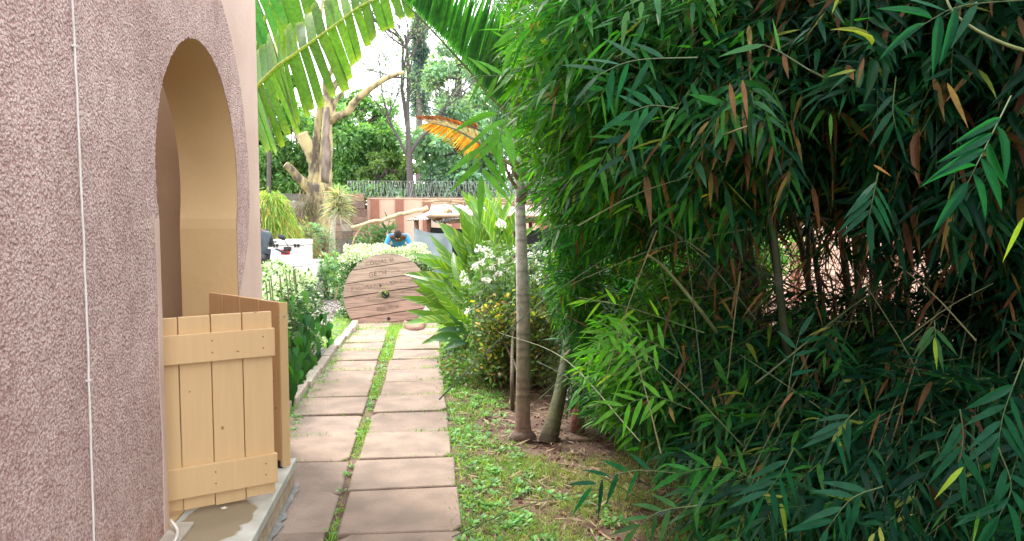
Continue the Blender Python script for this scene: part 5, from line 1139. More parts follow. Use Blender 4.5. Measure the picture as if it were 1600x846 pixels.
for k in range(170):
    s_ = root_c[k % 4] + [rng.normal(0, .08), rng.normal(0, .08), 0]; x, y = rng.uniform(745, 872), rng.uniform(465, 590); e = P(x, y, 7.1 + rng.uniform(-.5, .4)); e[2] = max(e[2], .06)
    c3 = curve([s_, (s_ * .4 + e * .6) + [0, 0, .05], e], 7); tube(b, c3, np.linspace(.007, .002, 7), 4, col=(.13, .085, .06)); tw_ += [c3[4], c3[5], c3[6], c3[6]]
b.build('stems', M['bark'], gs, kind='stuff')
tw_ = np.array(tw_); n = 7000; k = rng.integers(0, len(tw_), n); q = tw_[k] + rng.normal(0, .055, (n, 3)); q[:, 2] = np.maximum(q[:, 2], .03)
cl_ = np.where((rng.random(len(tw_)) < .13)[k][:, None], pick([(.42, .46, .04), (.34, .42, .06), (.50, .34, .10)], n), pick([(.07, .16, .03), (.10, .20, .04), (.05, .11, .03), (.16, .12, .06)], n))
b = B(); leaves(b, q, nrm(rnd_dirs(n) + [0, 0, .4]), nrm(rnd_dirs(n) + [0, -.3, .8]), rng.uniform(.03, .06, n), .024, OVAL, .15, cl_); b.build('foliage', M['leaf_matte'], gs, kind='stuff')

# ------------------------------------------------------------------ bamboo
LB = np.array([(.022, .085, .028), (.030, .115, .030), (.018, .065, .030), (.045, .14, .03)])
bam = empty('bamboo_clump', (2.75, 4.4, 0), 'huge dark bamboo thicket filling the whole right side of the garden', 'bamboo')
bc = np.array([2.95, 4.5, 0.]); culms = []
def culm(pts, r, col, parent=bam, n=46, seg=.26):
    W3 = curve(pts, n); L_ = np.r_[0, np.cumsum(np.linalg.norm(np.diff(W3, axis=0), axis=1))]; ph = (L_ % seg) / seg
    rad = r * np.linspace(1, .45, n) * (1 + .14 * (ph < .09)); cc = np.where((ph < .16)[:, None], np.array(col) * .55 + .05, np.array(col)) * rng.uniform(.9, 1.1, (n, 1))
    b = B(); tube(b, W3, rad, 9, col=cc); b.build('culm', M['bark_s'], parent, smooth=True); return W3
M['bark_s'] = mat('culm_skin', attr=True, rough=.45, scale=14)
for k in range(25):
    a = rng.uniform(0, 6.283); s_ = bc + [rng.uniform(.05, .95) * math.cos(a) , rng.uniform(.05, .75) * math.sin(a), -.03]; H_ = rng.uniform(3.8, 5.6); lean = rng.uniform(.25, 1.5)
    a2 = a + rng.normal(0, .5); lean *= 1.25; m1 = s_ + [lean * .34 * math.cos(a2), lean * .22 * math.sin(a2), H_ * .5]; e = s_ + [lean * math.cos(a2), lean * math.sin(a2), H_ * .92]
    culms.append(culm([s_, m1, e, e + [lean * .5 * math.cos(a2), lean * .5 * math.sin(a2), .1]], rng.uniform(.013, .026), random.choice([(.05, .075, .03), (.09, .09, .035), (.14, .10, .05), (.035, .05, .025)])))
culms.append(culm([P(1250, 660, 3.7), P(1226, 520, 3.45), P(1208, 360, 3.3), P(1180, 200, 3.3), P(1120, -40, 3.4)], .020, (.045, .06, .03)))
culms.append(culm([gnd(P(1500, 700, 4.6)), P(1500, 560, 4.6), P(1490, 420, 4.6), P(1480, 100, 4.7)], .02, (.09, .075, .035)))
# long thin leaning canes
for (pts, r, col) in (([(1240, 460, 4.3), (1140, 408, 4.2), (1010, 345, 4.1), (840, 252, 3.9), (700, 180, 3.8), (592, 140, 3.8)], .0055, (.07, .12, .06)), ([(1310, 480, 3.9), (1180, 420, 4.0), (1050, 340, 4.0), (1000, 300, 4)], .007, (.06, .09, .04)),
                      ([(1120, 520, 3.6), (1090, 480, 3.4), (1040, 420, 3.3), (1012, 398, 3.25)], .010, (.20, .23, .10)), ([(1180, 430, 4), (1120, 460, 3.9), (1050, 470, 3.8)], .005, (.1, .13, .05)),
                      ([(1640, 90, 2.2), (1560, 65, 2.2), (1490, 20, 2.25), (1470, -40, 2.3)], .006, (.18, .22, .08)), ([(1600, 330, 3.0), (1440, 160, 2.9), (1330, 140, 2.8), (1265, 110, 2.8)], .009, (.12, .17, .06)),
                      ([(1000, 690, 3.2), (880, 560, 4.0), (780, 520, 4.6)], .003, (.22, .26, .12)), ([(1100, 520, 3.5), (980, 480, 3.6), (905, 465, 3.6)], .003, (.3, .36, .18)), ([(1180, 600, 3.3), (1330, 480, 3.4), (1420, 420, 3.5), (1500, 330, 3.6)], .005, (.10, .13, .05))):
    W3 = curve([P(*p) for p in pts], 30); b = B(); tube(b, W3, np.linspace(r, r * .5, 30), 7, col=col); b.build('cane', M['bark_s'], bam, smooth=True)
ALLC = np.vstack(culms[:25])
def in_frame(p, d=None): return True
LV = dict(pos=[], dir=[], nor=[], L=[], W=[], col=[], dr=[], hand=[]); HAND = [0]; twb = B(); nseg = 0
def add_leaves(pos, d, n_, L_, W_, col, dr=.3):
    k = len(pos); LV['pos'].append(pos); LV['dir'].append(nrm(d)); LV['nor'].append(nrm(n_)); LV['L'].append(np.broadcast_to(L_, k)); LV['W'].append(np.broadcast_to(W_, k)); LV['col'].append(np.broadcast_to(col, (k, 3))); LV['dr'].append(np.broadcast_to(dr, k)); LV['hand'].append(np.full(k, HAND[0]))
def sprays(o, ax, L, cols, K=8, tl=(.22, .42), pdry=.02, wr=.17, droop=.2, twcol=(.10, .14, .05)):
    """o, ax (S,3): each spray is a thin twig with K leaves either side and one at the tip"""
    L = (L[0] * .8, L[1] * .8); tl = (tl[0] * .85, tl[1] * .85); S = len(o); ax = nrm(ax); side = nrm(np.cross(ax, np.array([0, 0, 1.]) + rng.normal(0, .45, (S, 3)))); up = np.cross(side, ax); T_ = rng.uniform(*tl, S)
    pts = []; 
    for k in range(K + 1):
        t = (k + .6) / (K + .6); sg = 1 if k % 2 else -1; last = k == K; keep = np.ones(S, bool) if last else rng.random(S) < .93
        p = o + ax * (T_ * t)[:, None]; p[:, 2] -= .18 * T_ * t * t
        fan = 0 if last else .95 - .35 * t; d = ax * math.cos(fan) + side * (sg * math.sin(fan)) + rng.normal(0, .09, (S, 3)) + [0, 0, -.12]
        nn = up + rng.normal(0, .25, (S, 3)); L_ = rng.uniform(*L, S) * rng.uniform(.72, 1.2, S) * (.75 + .5 * math.sin(math.pi * min(t, .95))); dry = rng.random(S) < pdry
        c_ = np.where((rng.random(S) < .03)[:, None], pick([(.22, .30, .05), (.30, .33, .08)], S), pick(cols, S)); c_ = np.where(dry[:, None], pick([(.17, .085, .045), (.24, .125, .06), (.13, .065, .04), (.30, .22, .07)], S), c_); d = np.where(dry[:, None], d * .9 + [0, 0, -.7], d)
        add_leaves(p[keep], d[keep], nn[keep], L_[keep], (L_ * wr * rng.uniform(.75, 1.2, S))[keep], c_[keep], rng.uniform(-.03, .5, S)[keep])
    # twig ribbons
    m = S; a = o; e = o + ax * T_[:, None]; e[:, 2] -= .18 * T_; w = side * .0016; w2 = up * .0016
    V = np.stack([a - w, a + w, e + w * .5, e - w * .5], 1).reshape(-1, 3); V2 = np.stack([a - w2, a + w2, e + w2 * .5, e - w2 * .5], 1).reshape(-1, 3); F = np.arange(4 * m).reshape(-1, 4)
    twb.add(V, F, twcol); twb.add(V2, F, twcol)
def blob(px, py, d, rx, ry, rd, nb, ns, L, cols, pdry=.02, out=(-.5, -.35, -.1), K=8, root=None, wr=.17, arch=.25):
    """nb branches run from the culms into the region; ns sprays hang along their outer part"""
    c_ = P(px, py, d); nb = int(nb * 1.3)
    for k in range(nb):
        u = rnd_dirs(1)[0] * rng.uniform(.15, 1) ** .4; e = c_ + RV * u[0] * rx / FOC * d + np.array([0, 0, 1]) * u[2] * ry / FOC * d + FV * u[1] * rd
        e[2] = max(e[2], .12); dist = np.linalg.norm((ALLC - (e + [0, 0, -.3])), axis=1) + rng.random(len(ALLC)) * 1.3; s_ = ALLC[np.argmin(dist)] if root is None else np.array(root) + rng.normal(0, .1, 3)
        mid = (s_ + e) / 2 + np.array([0, 0, arch * np.linalg.norm(e - s_)]) * rng.uniform(.3, 1); W3 = curve([s_, mid, e], 10)
        tube(twb, W3, np.linspace(.0055, .0018, 10), 4, col=random.choice([(.08, .11, .04), (.12, .10, .05), (.05, .07, .03)]), cap=False)
        m = max(1, int(rng.poisson(ns))); t = rng.uniform(.45, 1, m) * 9; i0 = np.minimum(t.astype(int), 8); o = W3[i0] + (W3[i0 + 1] - W3[i0]) * (t - i0)[:, None] + rng.normal(0, .05, (m, 3)); o[:, 2] = np.maximum(o[:, 2], .1)
        tg = nrm(W3[i0 + 1] - W3[i0]); base = RV * out[0] + np.array([0, 0, 1]) * out[1] + FV * out[2]
        sprays(o, tg * .6 + base + rng.normal(0, .5, (m, 3)), L, cols, K, pdry=pdry, wr=wr)
BR = [(.085, .26, .025), (.11, .31, .03), (.055, .19, .03)]; MD = [(.032, .165, .034), (.050, .20, .032), (.024, .13, .038)]; DK = [(.010, .072, .033), (.016, .092, .034), (.008, .054, .032)]  # bright, mid and dark leaf tones: backlight and shade put into the colour
# left flank, backlit glow put into the leaf colour
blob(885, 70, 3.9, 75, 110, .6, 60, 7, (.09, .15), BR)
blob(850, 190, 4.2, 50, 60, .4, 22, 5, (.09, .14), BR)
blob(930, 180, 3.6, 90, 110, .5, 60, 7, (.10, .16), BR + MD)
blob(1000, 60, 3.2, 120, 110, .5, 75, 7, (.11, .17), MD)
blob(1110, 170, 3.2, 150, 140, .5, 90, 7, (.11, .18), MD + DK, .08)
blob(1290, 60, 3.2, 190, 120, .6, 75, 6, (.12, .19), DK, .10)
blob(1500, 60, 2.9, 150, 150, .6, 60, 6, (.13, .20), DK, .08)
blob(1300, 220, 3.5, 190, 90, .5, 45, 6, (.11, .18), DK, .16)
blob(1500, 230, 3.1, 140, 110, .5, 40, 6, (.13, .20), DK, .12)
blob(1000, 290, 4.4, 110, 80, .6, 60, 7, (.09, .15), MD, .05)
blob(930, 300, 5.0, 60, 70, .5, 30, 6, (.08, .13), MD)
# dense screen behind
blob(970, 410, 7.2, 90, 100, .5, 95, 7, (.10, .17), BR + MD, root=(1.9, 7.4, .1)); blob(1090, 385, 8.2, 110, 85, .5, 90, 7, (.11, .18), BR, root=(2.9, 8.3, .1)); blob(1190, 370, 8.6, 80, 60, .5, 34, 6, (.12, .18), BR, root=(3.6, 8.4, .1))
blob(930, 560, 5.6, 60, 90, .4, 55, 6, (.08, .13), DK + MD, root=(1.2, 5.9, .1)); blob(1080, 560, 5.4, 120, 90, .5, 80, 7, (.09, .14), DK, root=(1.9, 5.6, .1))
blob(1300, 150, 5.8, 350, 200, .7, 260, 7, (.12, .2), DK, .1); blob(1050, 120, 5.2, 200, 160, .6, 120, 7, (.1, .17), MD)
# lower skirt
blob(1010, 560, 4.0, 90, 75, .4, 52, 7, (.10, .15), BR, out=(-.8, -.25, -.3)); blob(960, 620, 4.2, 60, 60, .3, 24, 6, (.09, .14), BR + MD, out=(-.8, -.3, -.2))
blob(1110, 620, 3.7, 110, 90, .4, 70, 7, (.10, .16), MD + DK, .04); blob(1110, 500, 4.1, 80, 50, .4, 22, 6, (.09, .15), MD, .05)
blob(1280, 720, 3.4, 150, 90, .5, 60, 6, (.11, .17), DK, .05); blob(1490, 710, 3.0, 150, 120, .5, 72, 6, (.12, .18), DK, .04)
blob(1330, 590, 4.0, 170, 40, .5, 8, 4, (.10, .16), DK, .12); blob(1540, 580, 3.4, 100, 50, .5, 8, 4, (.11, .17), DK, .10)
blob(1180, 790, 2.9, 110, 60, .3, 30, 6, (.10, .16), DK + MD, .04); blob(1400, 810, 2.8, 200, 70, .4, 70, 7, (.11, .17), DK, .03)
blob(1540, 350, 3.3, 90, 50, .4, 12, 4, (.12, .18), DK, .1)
# leaf masses added out of view, above and right of frame, to shade the thicket
blob(1250, -190, 3.6, 450, 150, 1.0, 170, 7, (.12, .2), DK, .05, K=8); blob(1250, -200, 5.2, 500, 160, .8, 150, 7, (.14, .22), DK, .05); blob(1760, 300, 3.2, 150, 400, .8, 150, 7, (.12, .2), DK, .08); blob(1500, 150, 6.4, 300, 200, .6, 110, 7, (.14, .2), DK, .05)
blob(905, 450, 5.1, 30, 110, .3, 26, 5, (.08, .13), MD, root=(1.5, 6.0, .1)); blob(900, 340, 5.0, 40, 60, .3, 20, 5, (.08, .13), MD); blob(862, 250, 4.7, 45, 90, .3, 34, 6, (.09, .15), BR); blob(880, 400, 5.0, 36, 90, .3, 30, 6, (.08, .13), BR + MD, root=(1.5, 6.0, .1))
for k in range(80):
    x, y = rng.uniform(880, 1560), rng.uniform(60, 780); d_ = rng.uniform(2.9, 4.2); a = P(x, y, d_); dd = nrm(V3(rng.normal(.5, .7), rng.normal(.7, .7), rng.normal(0, .3))); L_ = rng.uniform(.3, 1.0)
    tube(twb, curve([a, a + dd * L_ * .5 + [0, 0, .05 * L_], a + dd * L_], 6), np.linspace(.0014, .0035, 6), 5, col=random.choice([(.13, .17, .07), (.2, .2, .09), (.07, .10, .05)]), cap=False)
# criss-cross dead twigs in the open middle band
for k in range(900):
    a = P(rng.uniform(1080, 1640), rng.uniform(120, 600) if k % 2 else rng.uniform(400, 600), 4.3 + rng.uniform(-.5, .8)); dd = nrm(RV * rng.normal(0, .6) + np.array([0, 0, 1]) * rng.normal(.25, .8) + FV * rng.normal(0, .3)); L_ = rng.uniform(.25, .9)
    tube(twb, [a, a + dd * L_ * .5 + rng.normal(0, .02, 3), a + dd * L_], [.003, .0024, .0012], 3, col=random.choice([(.14, .07, .045), (.05, .045, .03), (.22, .12, .07)]), cap=False)
n = 520; q = np.array([P(rng.uniform(1020, 1620), rng.uniform(60, 480), 3.4 + rng.uniform(-.4, 1.4)) for _ in range(n)]); add_leaves(q, rng.normal(0, .6, (n, 3)) + [0, 0, -.8], rnd_dirs(n), rng.uniform(.08, .16, n), .014, pick([(.15, .07, .04), (.20, .10, .05), (.09, .05, .03), (.26, .14, .07)], n), .3)
twb.build('branch_twigs', M['bark'], bam, kind='stuff')
HAND[0] = 1
blob(1340, 500, 4.0, 130, 40, .4, 20, 5, (.10, .15), DK, .10); blob(1150, 440, 5.0, 90, 70, .4, 34, 6, (.09, .14), MD, .05, root=(2.2, 5.4, .3)); blob(1540, 470, 3.8, 80, 60, .4, 16, 5, (.10, .16), DK, .10); blob(1200, 560, 4.2, 120, 50, .4, 26, 6, (.09, .15), DK, .05)
# papery brown culm sheaths hanging off the canes
for k in range(46):
    i = rng.integers(0, len(ALLC)); p = ALLC[i]
    if p[2] > 2.4 or p[2] < .3: continue
    add_leaves(np.array([p + [0, 0, .02]]), [rng.normal(0, .35, 3) + [0, 0, 1]], [-FV + rng.normal(0, .4, 3)], rng.uniform(.16, .30), rng.uniform(.04, .07), [random.choice([(.22, .11, .06), (.30, .17, .10), (.15, .08, .05)])], .1)
# big single sprays one can pick out: twig (x0,y0)->(x1,y1), depth, leaves, leaf length, tone
def hand_spray(pts, d, K, L_, col, wr=.17, fan=.85, tw=True, dry=0, parent=bam):
    W3 = curve([P(x, y, d) for x, y in pts], 12); b = B(); tube(b, W3, np.linspace(.0022, .0009, 12), 5, col=(.09, .14, .05)); b.build('twig', M['bark_s'], parent)
    for k in range(K):
        t = .2 + .8 * (k + .5) / K; i0 = min(int(t * 11), 10); p = W3[i0] + (W3[i0 + 1] - W3[i0]) * (t * 11 - i0); tg = nrm(W3[i0 + 1] - W3[i0]); sd = nrm(np.cross(tg, FV)); s = 1 if k % 2 else -1
        if k >= K - 1: s = 0
        d_ = tg * math.cos(fan) + sd * s * math.sin(fan) + [0, 0, -.15] + rng.normal(0, .08, 3); Lk = L_ * rng.uniform(.85, 1.1)
        add_leaves(np.array([p]), [d_], [-FV * .7 + [0, 0, .5] + rng.normal(0, .3, 3)], Lk, Lk * wr, pick([col], 1, var=.12), .15)
BG = (.10, .30, .04); BL_ = (.012, .095, .048); YG = (.28, .42, .04)  # backlit bright tone and shaded teal tone put into single sprays
for a in [([(800, 150), (770, 190), (755, 240), (752, 280)], 2.7, 9, .165, BG), ([(860, 130), (800, 120), (740, 118)], 3.2, 9, .14, BG), ([(800, 170), (785, 200), (780, 225)], 2.6, 6, .13, BG), ([(1090, 90), (990, 95), (930, 120)], 2.2, 8, .13, BL_), ([(1060, 170), (1020, 165), (985, 175)], 2.3, 7, .12, BL_),
          ([(1265, 110), (1225, 85), (1198, 72), (1190, 70)], 2.0, 2, .12, (.05, .18, .06)), ([(1600, 0), (1500, 10), (1440, 40)], 2.2, 8, .16, BL_), ([(1580, 150), (1545, 220), (1510, 290)], 2.0, 9, .15, BL_), ([(1372, 270), (1366, 300), (1358, 340)], 2.4, 8, .13, BL_), ([(1400, 120), (1395, 170), (1400, 200)], 2.5, 6, .12, DK[0]),
          ([(1100, 520), (980, 480), (905, 468)], 3.4, 5, .11, (.22, .45, .03)), ([(1460, 500), (1462, 530)], 2.7, 4, .12, (.05, .16, .05)), ([(1500, 640), (1505, 680), (1500, 720)], 2.2, 7, .13, BL_), ([(1340, 640), (1320, 660), (1300, 690)], 2.5, 7, .13, BL_), ([(1560, 700), (1580, 760), (1560, 810)], 2.1, 8, .14, BL_),
          ([(1600, 560), (1570, 640), (1560, 690)], 2.3, 8, .15, BL_), ([(1060, 740), (1000, 735), (950, 745), (920, 765)], 2.9, 8, .13, BL_), ([(1090, 790), (1030, 800), (990, 830)], 2.6, 8, .12, (.05, .14, .05)), ([(1200, 760), (1130, 730), (1060, 740)], 2.8, 8, .13, MD[0]), ([(1230, 620), (1240, 560), (1250, 520)], 3.0, 6, .12, BL_),
          ([(1050, 600), (1000, 560), (930, 545)], 3.3, 10, .13, BG), ([(1060, 560), (1010, 530), (960, 520)], 3.3, 10, .13, BG), ([(1080, 640), (1020, 620), (960, 640)], 3.2, 10, .13, BG), ([(1020, 500), (980, 510), (950, 540)], 3.5, 8, .12, BG), ([(1380, 760), (1330, 780), (1290, 830)], 2.3, 8, .14, BL_), ([(1240, 700), (1220, 740), (1190, 780)], 2.5, 8, .13, BL_),
          ([(900, 20), (860, 60), (830, 110)], 3.2, 9, .14, BG), ([(960, 0), (920, 40), (900, 90)], 3.0, 9, .15, (.06, .2, .04)), ([(850, -20), (820, 30), (800, 70)], 3.3, 9, .14, BG), ([(1000, 200), (960, 220), (930, 270)], 3.0, 9, .13, MD[1]), ([(1150, 330), (1120, 350), (1080, 350)], 3.3, 8, .12, MD[1])]: hand_spray(*a)
for (x, y, x1, y1, d, c_) in ((1600, 340, 1568, 400, 2.0, YG), (1505, 730, 1462, 772, 2.1, YG), (1298, 178, 1298, 220, 2.6, (.08, .24, .03)), (1460, 528, 1464, 572, 2.5, YG), (1312, 690, 1322, 735, 2.5, (.2, .36, .04)), (1088, 312, 1110, 300, 3.0, (.5, .42, .05)), (1365, 258, 1392, 272, 2.4, (.42, .2, .08)), (1240, 612, 1215, 640, 2.5, (.24, .12, .08)), (1480, 795, 1455, 825, 2.2, (.04, .12, .04)), (1530, 800, 1520, 846, 2.1, (.10, .28, .04)),
                         (1160, 125, 1168, 180, 2.6, (.30, .14, .07)), (1350, 90, 1340, 130, 2.4, (.24, .12, .06)), (1165, 210, 1160, 165, 2.7, (.3, .15, .08)), (1140, 130, 1150, 185, 2.6, (.26, .12, .06)), (1480, 130, 1512, 190, 2.3, (.3, .18, .07)), (1100, 200, 1096, 248, 2.9, (.32, .16, .07)), (1070, 215, 1060, 240, 2.9, (.32, .16, .08))):
    p, q = P(x, y, d), P(x1, y1, d); add_leaves(np.array([p]), [q - p], [-FV + rng.normal(0, .3, 3)], np.linalg.norm(q - p) * 1.05, np.linalg.norm(q - p) * .15, [c_], .12)
A_ = {k: np.concatenate(v) for k, v in LV.items()}
pos = A_['pos']; rel = pos + A_['dir'] * A_['L'][:, None] * .5 - [0, 0, EYE]; dep = rel @ FV; sx = 800 + (rel @ RV) / dep * FOC; sy_ = 423 - (rel @ UV) / dep * FOC
ok = (dep > .9); A_ = {k: v[ok] for k, v in A_.items()}; dep, sx, sy_ = dep[ok], sx[ok], sy_[ok]
inside = (sx > 660) & (sx < 1600) & (sy_ > 0) & (sy_ < 846)
# keep leaves off the path side and out of the left third of the picture
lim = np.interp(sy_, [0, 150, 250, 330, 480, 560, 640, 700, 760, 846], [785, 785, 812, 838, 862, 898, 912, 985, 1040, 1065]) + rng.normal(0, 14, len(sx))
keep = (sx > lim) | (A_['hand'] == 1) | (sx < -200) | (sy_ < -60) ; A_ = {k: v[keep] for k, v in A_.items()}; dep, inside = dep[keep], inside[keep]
size = np.where(inside, A_['L'] / dep, 0); big_i = np.argsort(-size)[:300]; rest = np.ones(len(dep), bool); rest[big_i] = False
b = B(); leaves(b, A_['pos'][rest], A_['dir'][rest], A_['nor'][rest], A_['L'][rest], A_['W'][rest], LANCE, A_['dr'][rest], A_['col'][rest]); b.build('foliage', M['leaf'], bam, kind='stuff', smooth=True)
print('bamboo leaves', len(dep))
# quantised leaf colours share meshes
cache = {}
for i in big_i:
    c_ = A_['col'][i]; key = tuple(np.round(np.log(c_ + .01) * 2.2).astype(int)) + (int(A_['dr'][i] * 5),)
    if key not in cache:
        b = B(); leaves(b, [[0, 0, 0]], [1, 0, 0], [0, 0, 1], 1, 1, LANCEV if True else LANCE, float(A_['dr'][i]), c_); me = b.mesh('bamboo_leaf', True); me.materials.append(M['leaf'])
        cache[key] = me
    place_leaf(cache[key], 'leaf', bam, A_['pos'][i], A_['dir'][i], A_['nor'][i], A_['L'][i], A_['W'][i] / A_['L'][i])

# unseen canopy and culms added right of and behind the camera to block sky light
b = B(); n = 21000; u = rng.random((n, 3)); q = np.where((rng.random(n) < .75)[:, None], np.c_[2.7 + 3.6 * u[:, 0], -4 + 7 * u[:, 1], 2.9 + 1.9 * u[:, 2]], np.c_[3.2 + 3 * u[:, 0], -4 + 5.5 * u[:, 1], .2 + 3.4 * u[:, 2]])
leaves(b, q, rng.normal(0, .6, (n, 3)) + [0, 0, -.6], rnd_dirs(n, .1, 1), rng.uniform(.18, .26, n), .042, LANCE, .2, pick(DK, n)); b.build('foliage', M['leaf'], bam, kind='stuff')
for k in range(16):
    s_ = np.array([rng.uniform(3.2, 4.8), rng.uniform(-3.5, 1.5), -.03]); e = s_ + [rng.uniform(-1.8, .8), rng.normal(0, .5), rng.uniform(4.0, 5.0)]; culm([s_, s_ * .6 + e * .4 + [.2, 0, .8], e], .02, (.06, .08, .03))
# pale wires crossing behind the palm crown
for (a, c, lb) in (((757, 160, 6.5), (960, 240, 6.3), 'upper of two pale wires sagging behind the palm crown'), ((760, 185, 6.9), (900, 250, 6.9), 'lower of two pale wires sagging behind the palm crown')):
    b = B(); p, q = P(*a), P(*c); e1 = p + (p - q) * 2.2; e2 = q + (q - p) * 3
    tube(b, [p + (q - p) * t + np.array([0, 0, -.10 * math.sin(t * math.pi)]) for t in np.linspace(0, 1, 12)], .005, 5); tag(b.build('wire', M['cable'], smooth=True), lb, 'wire')

# ------------------------------------------------------------------ grass, weeds, litter
def blades(pts, n_per, h, w, cols, spread=.02, name='grass', mt='leaf_matte', tpl=BLADE, lean=.5):
    k = len(pts); q = np.repeat(pts, n_per, axis=0) + np.c_[rng.normal(0, spread, (k * n_per, 2)), np.zeros(k * n_per)]
    n = len(q); d = nrm(np.c_[rng.normal(0, lean, (n, 2)), np.ones(n)]); L_ = rng.uniform(*h, n); b = B(); leaves(b, q, d, nrm(np.c_[rng.normal(0, 1, (n, 2)), rng.normal(0, .2, n)]), L_, w, tpl, .35, pick(cols, n)); return b
GC = [(.17, .36, .07), (.24, .44, .10), (.13, .28, .06), (.32, .44, .15)]
def fld(x, y): return np.sin(x * 5.1 + 1.3) * np.sin(y * 3.7) + .6 * np.sin(x * 11 + y * 9) + .4 * np.sin(x * 23 - y * 17)
def scat(x0, x1, y0, y1, n, dens): 
    x, y = rng.uniform(x0, x1, n), rng.uniform(y0, y1, n); k = rng.random(n) < dens(x, y); return np.c_[x[k], y[k], np.full(k.sum(), -.005)]
# strip between the slabs
xm = lambda y: np.interp(y, [3, 4, 10], [-.478, -.478, -.47])
hw = lambda y: np.interp(y, [3, 5, 8.5, 10.5], [.018, .024, .05, .10])
s1 = scat(-.62, -.33, 2.2, 11, 9000, lambda x, y: np.where(np.abs(x - xm(y)) < hw(y) * (1.1 + .3 * np.sin(y * 6)), np.clip(.40 + .6 * np.sin(y * 3.7 + .5) + .3 * (y - 5) / 3, .04, 1), 0))
# cross joints, more growth further away and at the outer ends
s2 = []
for k in range(13):
    for c_, (xa, xb) in enumerate(((-1.08, -.5), (-.42, .16))):
        yj = 3.76 + .585 * k + (-.02 if c_ == 0 else 0); n = int(14 + 22 * k); x = rng.uniform(xa, xb, n); edge = np.where(c_ == 1, (x - xa) / (xb - xa), 1 - (x - xa) / (xb - xa)); kk = rng.random(n) < np.clip(edge ** 3 + .06 * k * (rng.random() * 1.2), 0, 1)
        s2.append(np.c_[x[kk], yj + rng.normal(0, .012 + .004 * k, kk.sum()), np.full(kk.sum(), .0)])
s2 = np.vstack(s2)
s3 = scat(-1.14, -.92, 4.35, 11, 5200, lambda x, y: np.where(x < -1.04 + .07 * np.sin(y * 4) + np.where(y < 5.6, .04, 0), .95, .06))
def dr(x, y):
    u = x - .16; near = np.interp(y, [2.2, 3.2, 4.5, 6, 8, 11], [.95, .80, .42, .45, .55, .7]); e = near * (1 + .25 * np.sin(y * 3) + .15 * np.sin(y * 7.3)); return np.clip(1.25 - u / e, 0, 1) * np.clip(.72 + .38 * fld(x, y), .05, 1) * (u > -.03 + .03 * np.sin(y * 9))
s4 = scat(.10, 1.5, 1.8, 11.5, 26000, dr)
s5 = scat(.3, 2.4, 1.8, 4.9, 42000, lambda x, y: np.clip(.40 + .45 * fld(x * 1.3, y * 1.3), .05, .9))
s6 = scat(-1.3, .5, 10.7, 11.9, 2600, lambda x, y: np.clip(.35 + .4 * fld(x, y), 0, 1)); s7 = scat(-1.45, -1.15, 9.2, 12.5, 2600, lambda x, y: .8 + 0 * x)
vg = np.vstack([s1, s2, s3, s6, s7]); b = blades(vg, 2, (.025, .07), .006, GC, .012); tag(b.build('path_grass', M['leaf_matte']), 'bright green grass growing in the joints between the paving slabs', 'grass', kind='stuff')
b = blades(s4, 2, (.03, .075), .007, GC + [(.12, .24, .08)], .02); tag(b.build('verge_grass', M['leaf_matte']), 'short tufted grass along the right edge of the path', 'grass', kind='stuff')
b = blades(s5, 3, (.02, .055), .004, [(.20, .32, .10), (.32, .38, .16), (.36, .36, .19), (.16, .28, .08)], .02); tag(b.build('thin_grass', M['leaf_matte']), 'thin dull grass on the bare soil in front of the bamboo', 'grass', kind='stuff')
# broad-leaved weeds
wp = np.vstack([scat(.14, .62, 2.4, 11, 900, lambda x, y: np.clip(.5 + .4 * fld(x, y), 0, 1)), scat(.3, 1.0, 2.2, 4.2, 420, lambda x, y: np.clip(.3 + .5 * fld(x, y), 0, 1)), scat(-1.12, -.98, 4.5, 10.5, 240, lambda x, y: .9 + 0 * x), scat(-.50, -.46, 3.2, 10, 60, lambda x, y: .8 + 0 * x)])
m_ = 8; q = np.repeat(wp, m_, axis=0); n = len(q); a = rng.uniform(0, 6.283, n); d = np.c_[np.cos(a), np.sin(a), rng.uniform(.2, 1.2, n)]; q[:, 2] += .003; L_ = rng.uniform(.02, .05, n)
b = B(); leaves(b, q + nrm(d) * .012, d, nrm(np.c_[-np.cos(a) * .4, -np.sin(a) * .4, np.ones(n)]), L_, L_ * .5, OVAL, .3, pick([(.13, .33, .07), (.18, .42, .09), (.20, .42, .15), (.10, .27, .09)], n)); tag(b.build('ground_weeds', M['leaf_matte']), 'low bright broad leaved weeds beside the path', 'weeds', kind='stuff')
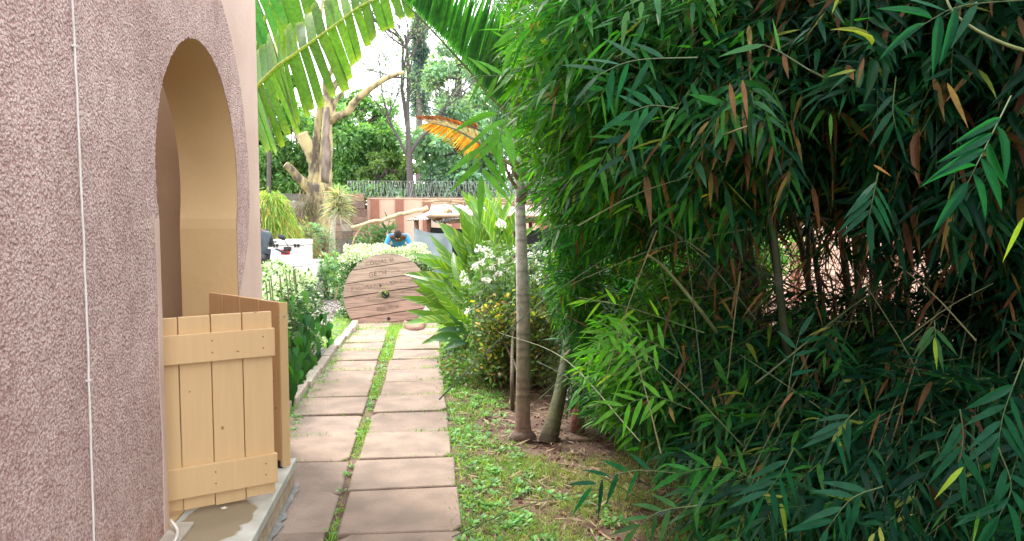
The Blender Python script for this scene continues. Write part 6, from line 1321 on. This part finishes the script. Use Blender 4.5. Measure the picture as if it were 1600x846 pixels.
# undergrowth below the flowering bush
wp = np.array([G(rng.uniform(700, 800), rng.uniform(555, 605)) for _ in range(260)]); q = np.repeat(wp, 10, axis=0); n = len(q); q += rng.normal(0, .05, (n, 3)) * [1, 1, 0] + np.c_[np.zeros((n, 2)), rng.uniform(.01, .16, n)]
b = B(); leaves(b, q, rnd_dirs(n, -.3, 1), rnd_dirs(n, .2, 1), rng.uniform(.03, .06, n), .025, OVAL, .2, pick([(.07, .17, .04), (.10, .22, .05), (.15, .12, .06)], n)); tag(b.build('undergrowth', M['leaf_matte']), 'small leaved undergrowth on the soil beneath the flowering bush', 'undergrowth', kind='stuff')
# dead leaves on the soil
lp_ = np.vstack([scat(.2, 3.6, 2.0, 6.8, 8500, lambda x, y: np.clip(.35 + .35 * (x - .3), .02, .95)), scat(-1.0, .15, 2.6, 6.5, 50, lambda x, y: .4 + 0 * x) + [0, 0, .026]]); n = len(lp_)
a = rng.uniform(0, 6.283, n); L_ = rng.uniform(.05, .16, n); L_ = np.where(lp_[:, 0] < .15, L_ * .35, L_)
b = B(); leaves(b, lp_ + [0, 0, .012], np.c_[np.cos(a), np.sin(a), rng.normal(0, .12, n)], np.c_[rng.normal(0, .35, (n, 2)), np.ones(n)], L_ * .8, L_ * rng.uniform(.06, .12, n), LANCE, -.03, pick([(.28, .20, .12), (.36, .27, .17), (.20, .13, .08), (.32, .24, .15), (.44, .36, .24)], n)); tag(b.build('leaf_litter', M['dry']), 'tan dead bamboo leaves scattered over the soil', 'leaf litter', kind='stuff')
# clods of red soil
n = 2400; x = rng.uniform(.2, 3.0, n); y = rng.uniform(2.2, 8.5, n); s = rng.uniform(.006, .03, (n, 1, 1)); V = (cube[None] + rng.uniform(-.2, .2, (n, 8, 3))) * s + np.stack([x, y, np.full(n, -.008)], -1)[:, None]
b = B(); b.add(V.reshape(-1, 3), (CF[None] + (np.arange(n) * 8)[:, None, None]).reshape(-1, 4), np.repeat(pick([(.16, .075, .05), (.21, .11, .08)], n), 8, axis=0)); tag(b.build('soil_clods', M['block']), 'crumbs of red brown soil on the bare ground under the palms', 'soil', kind='stuff')
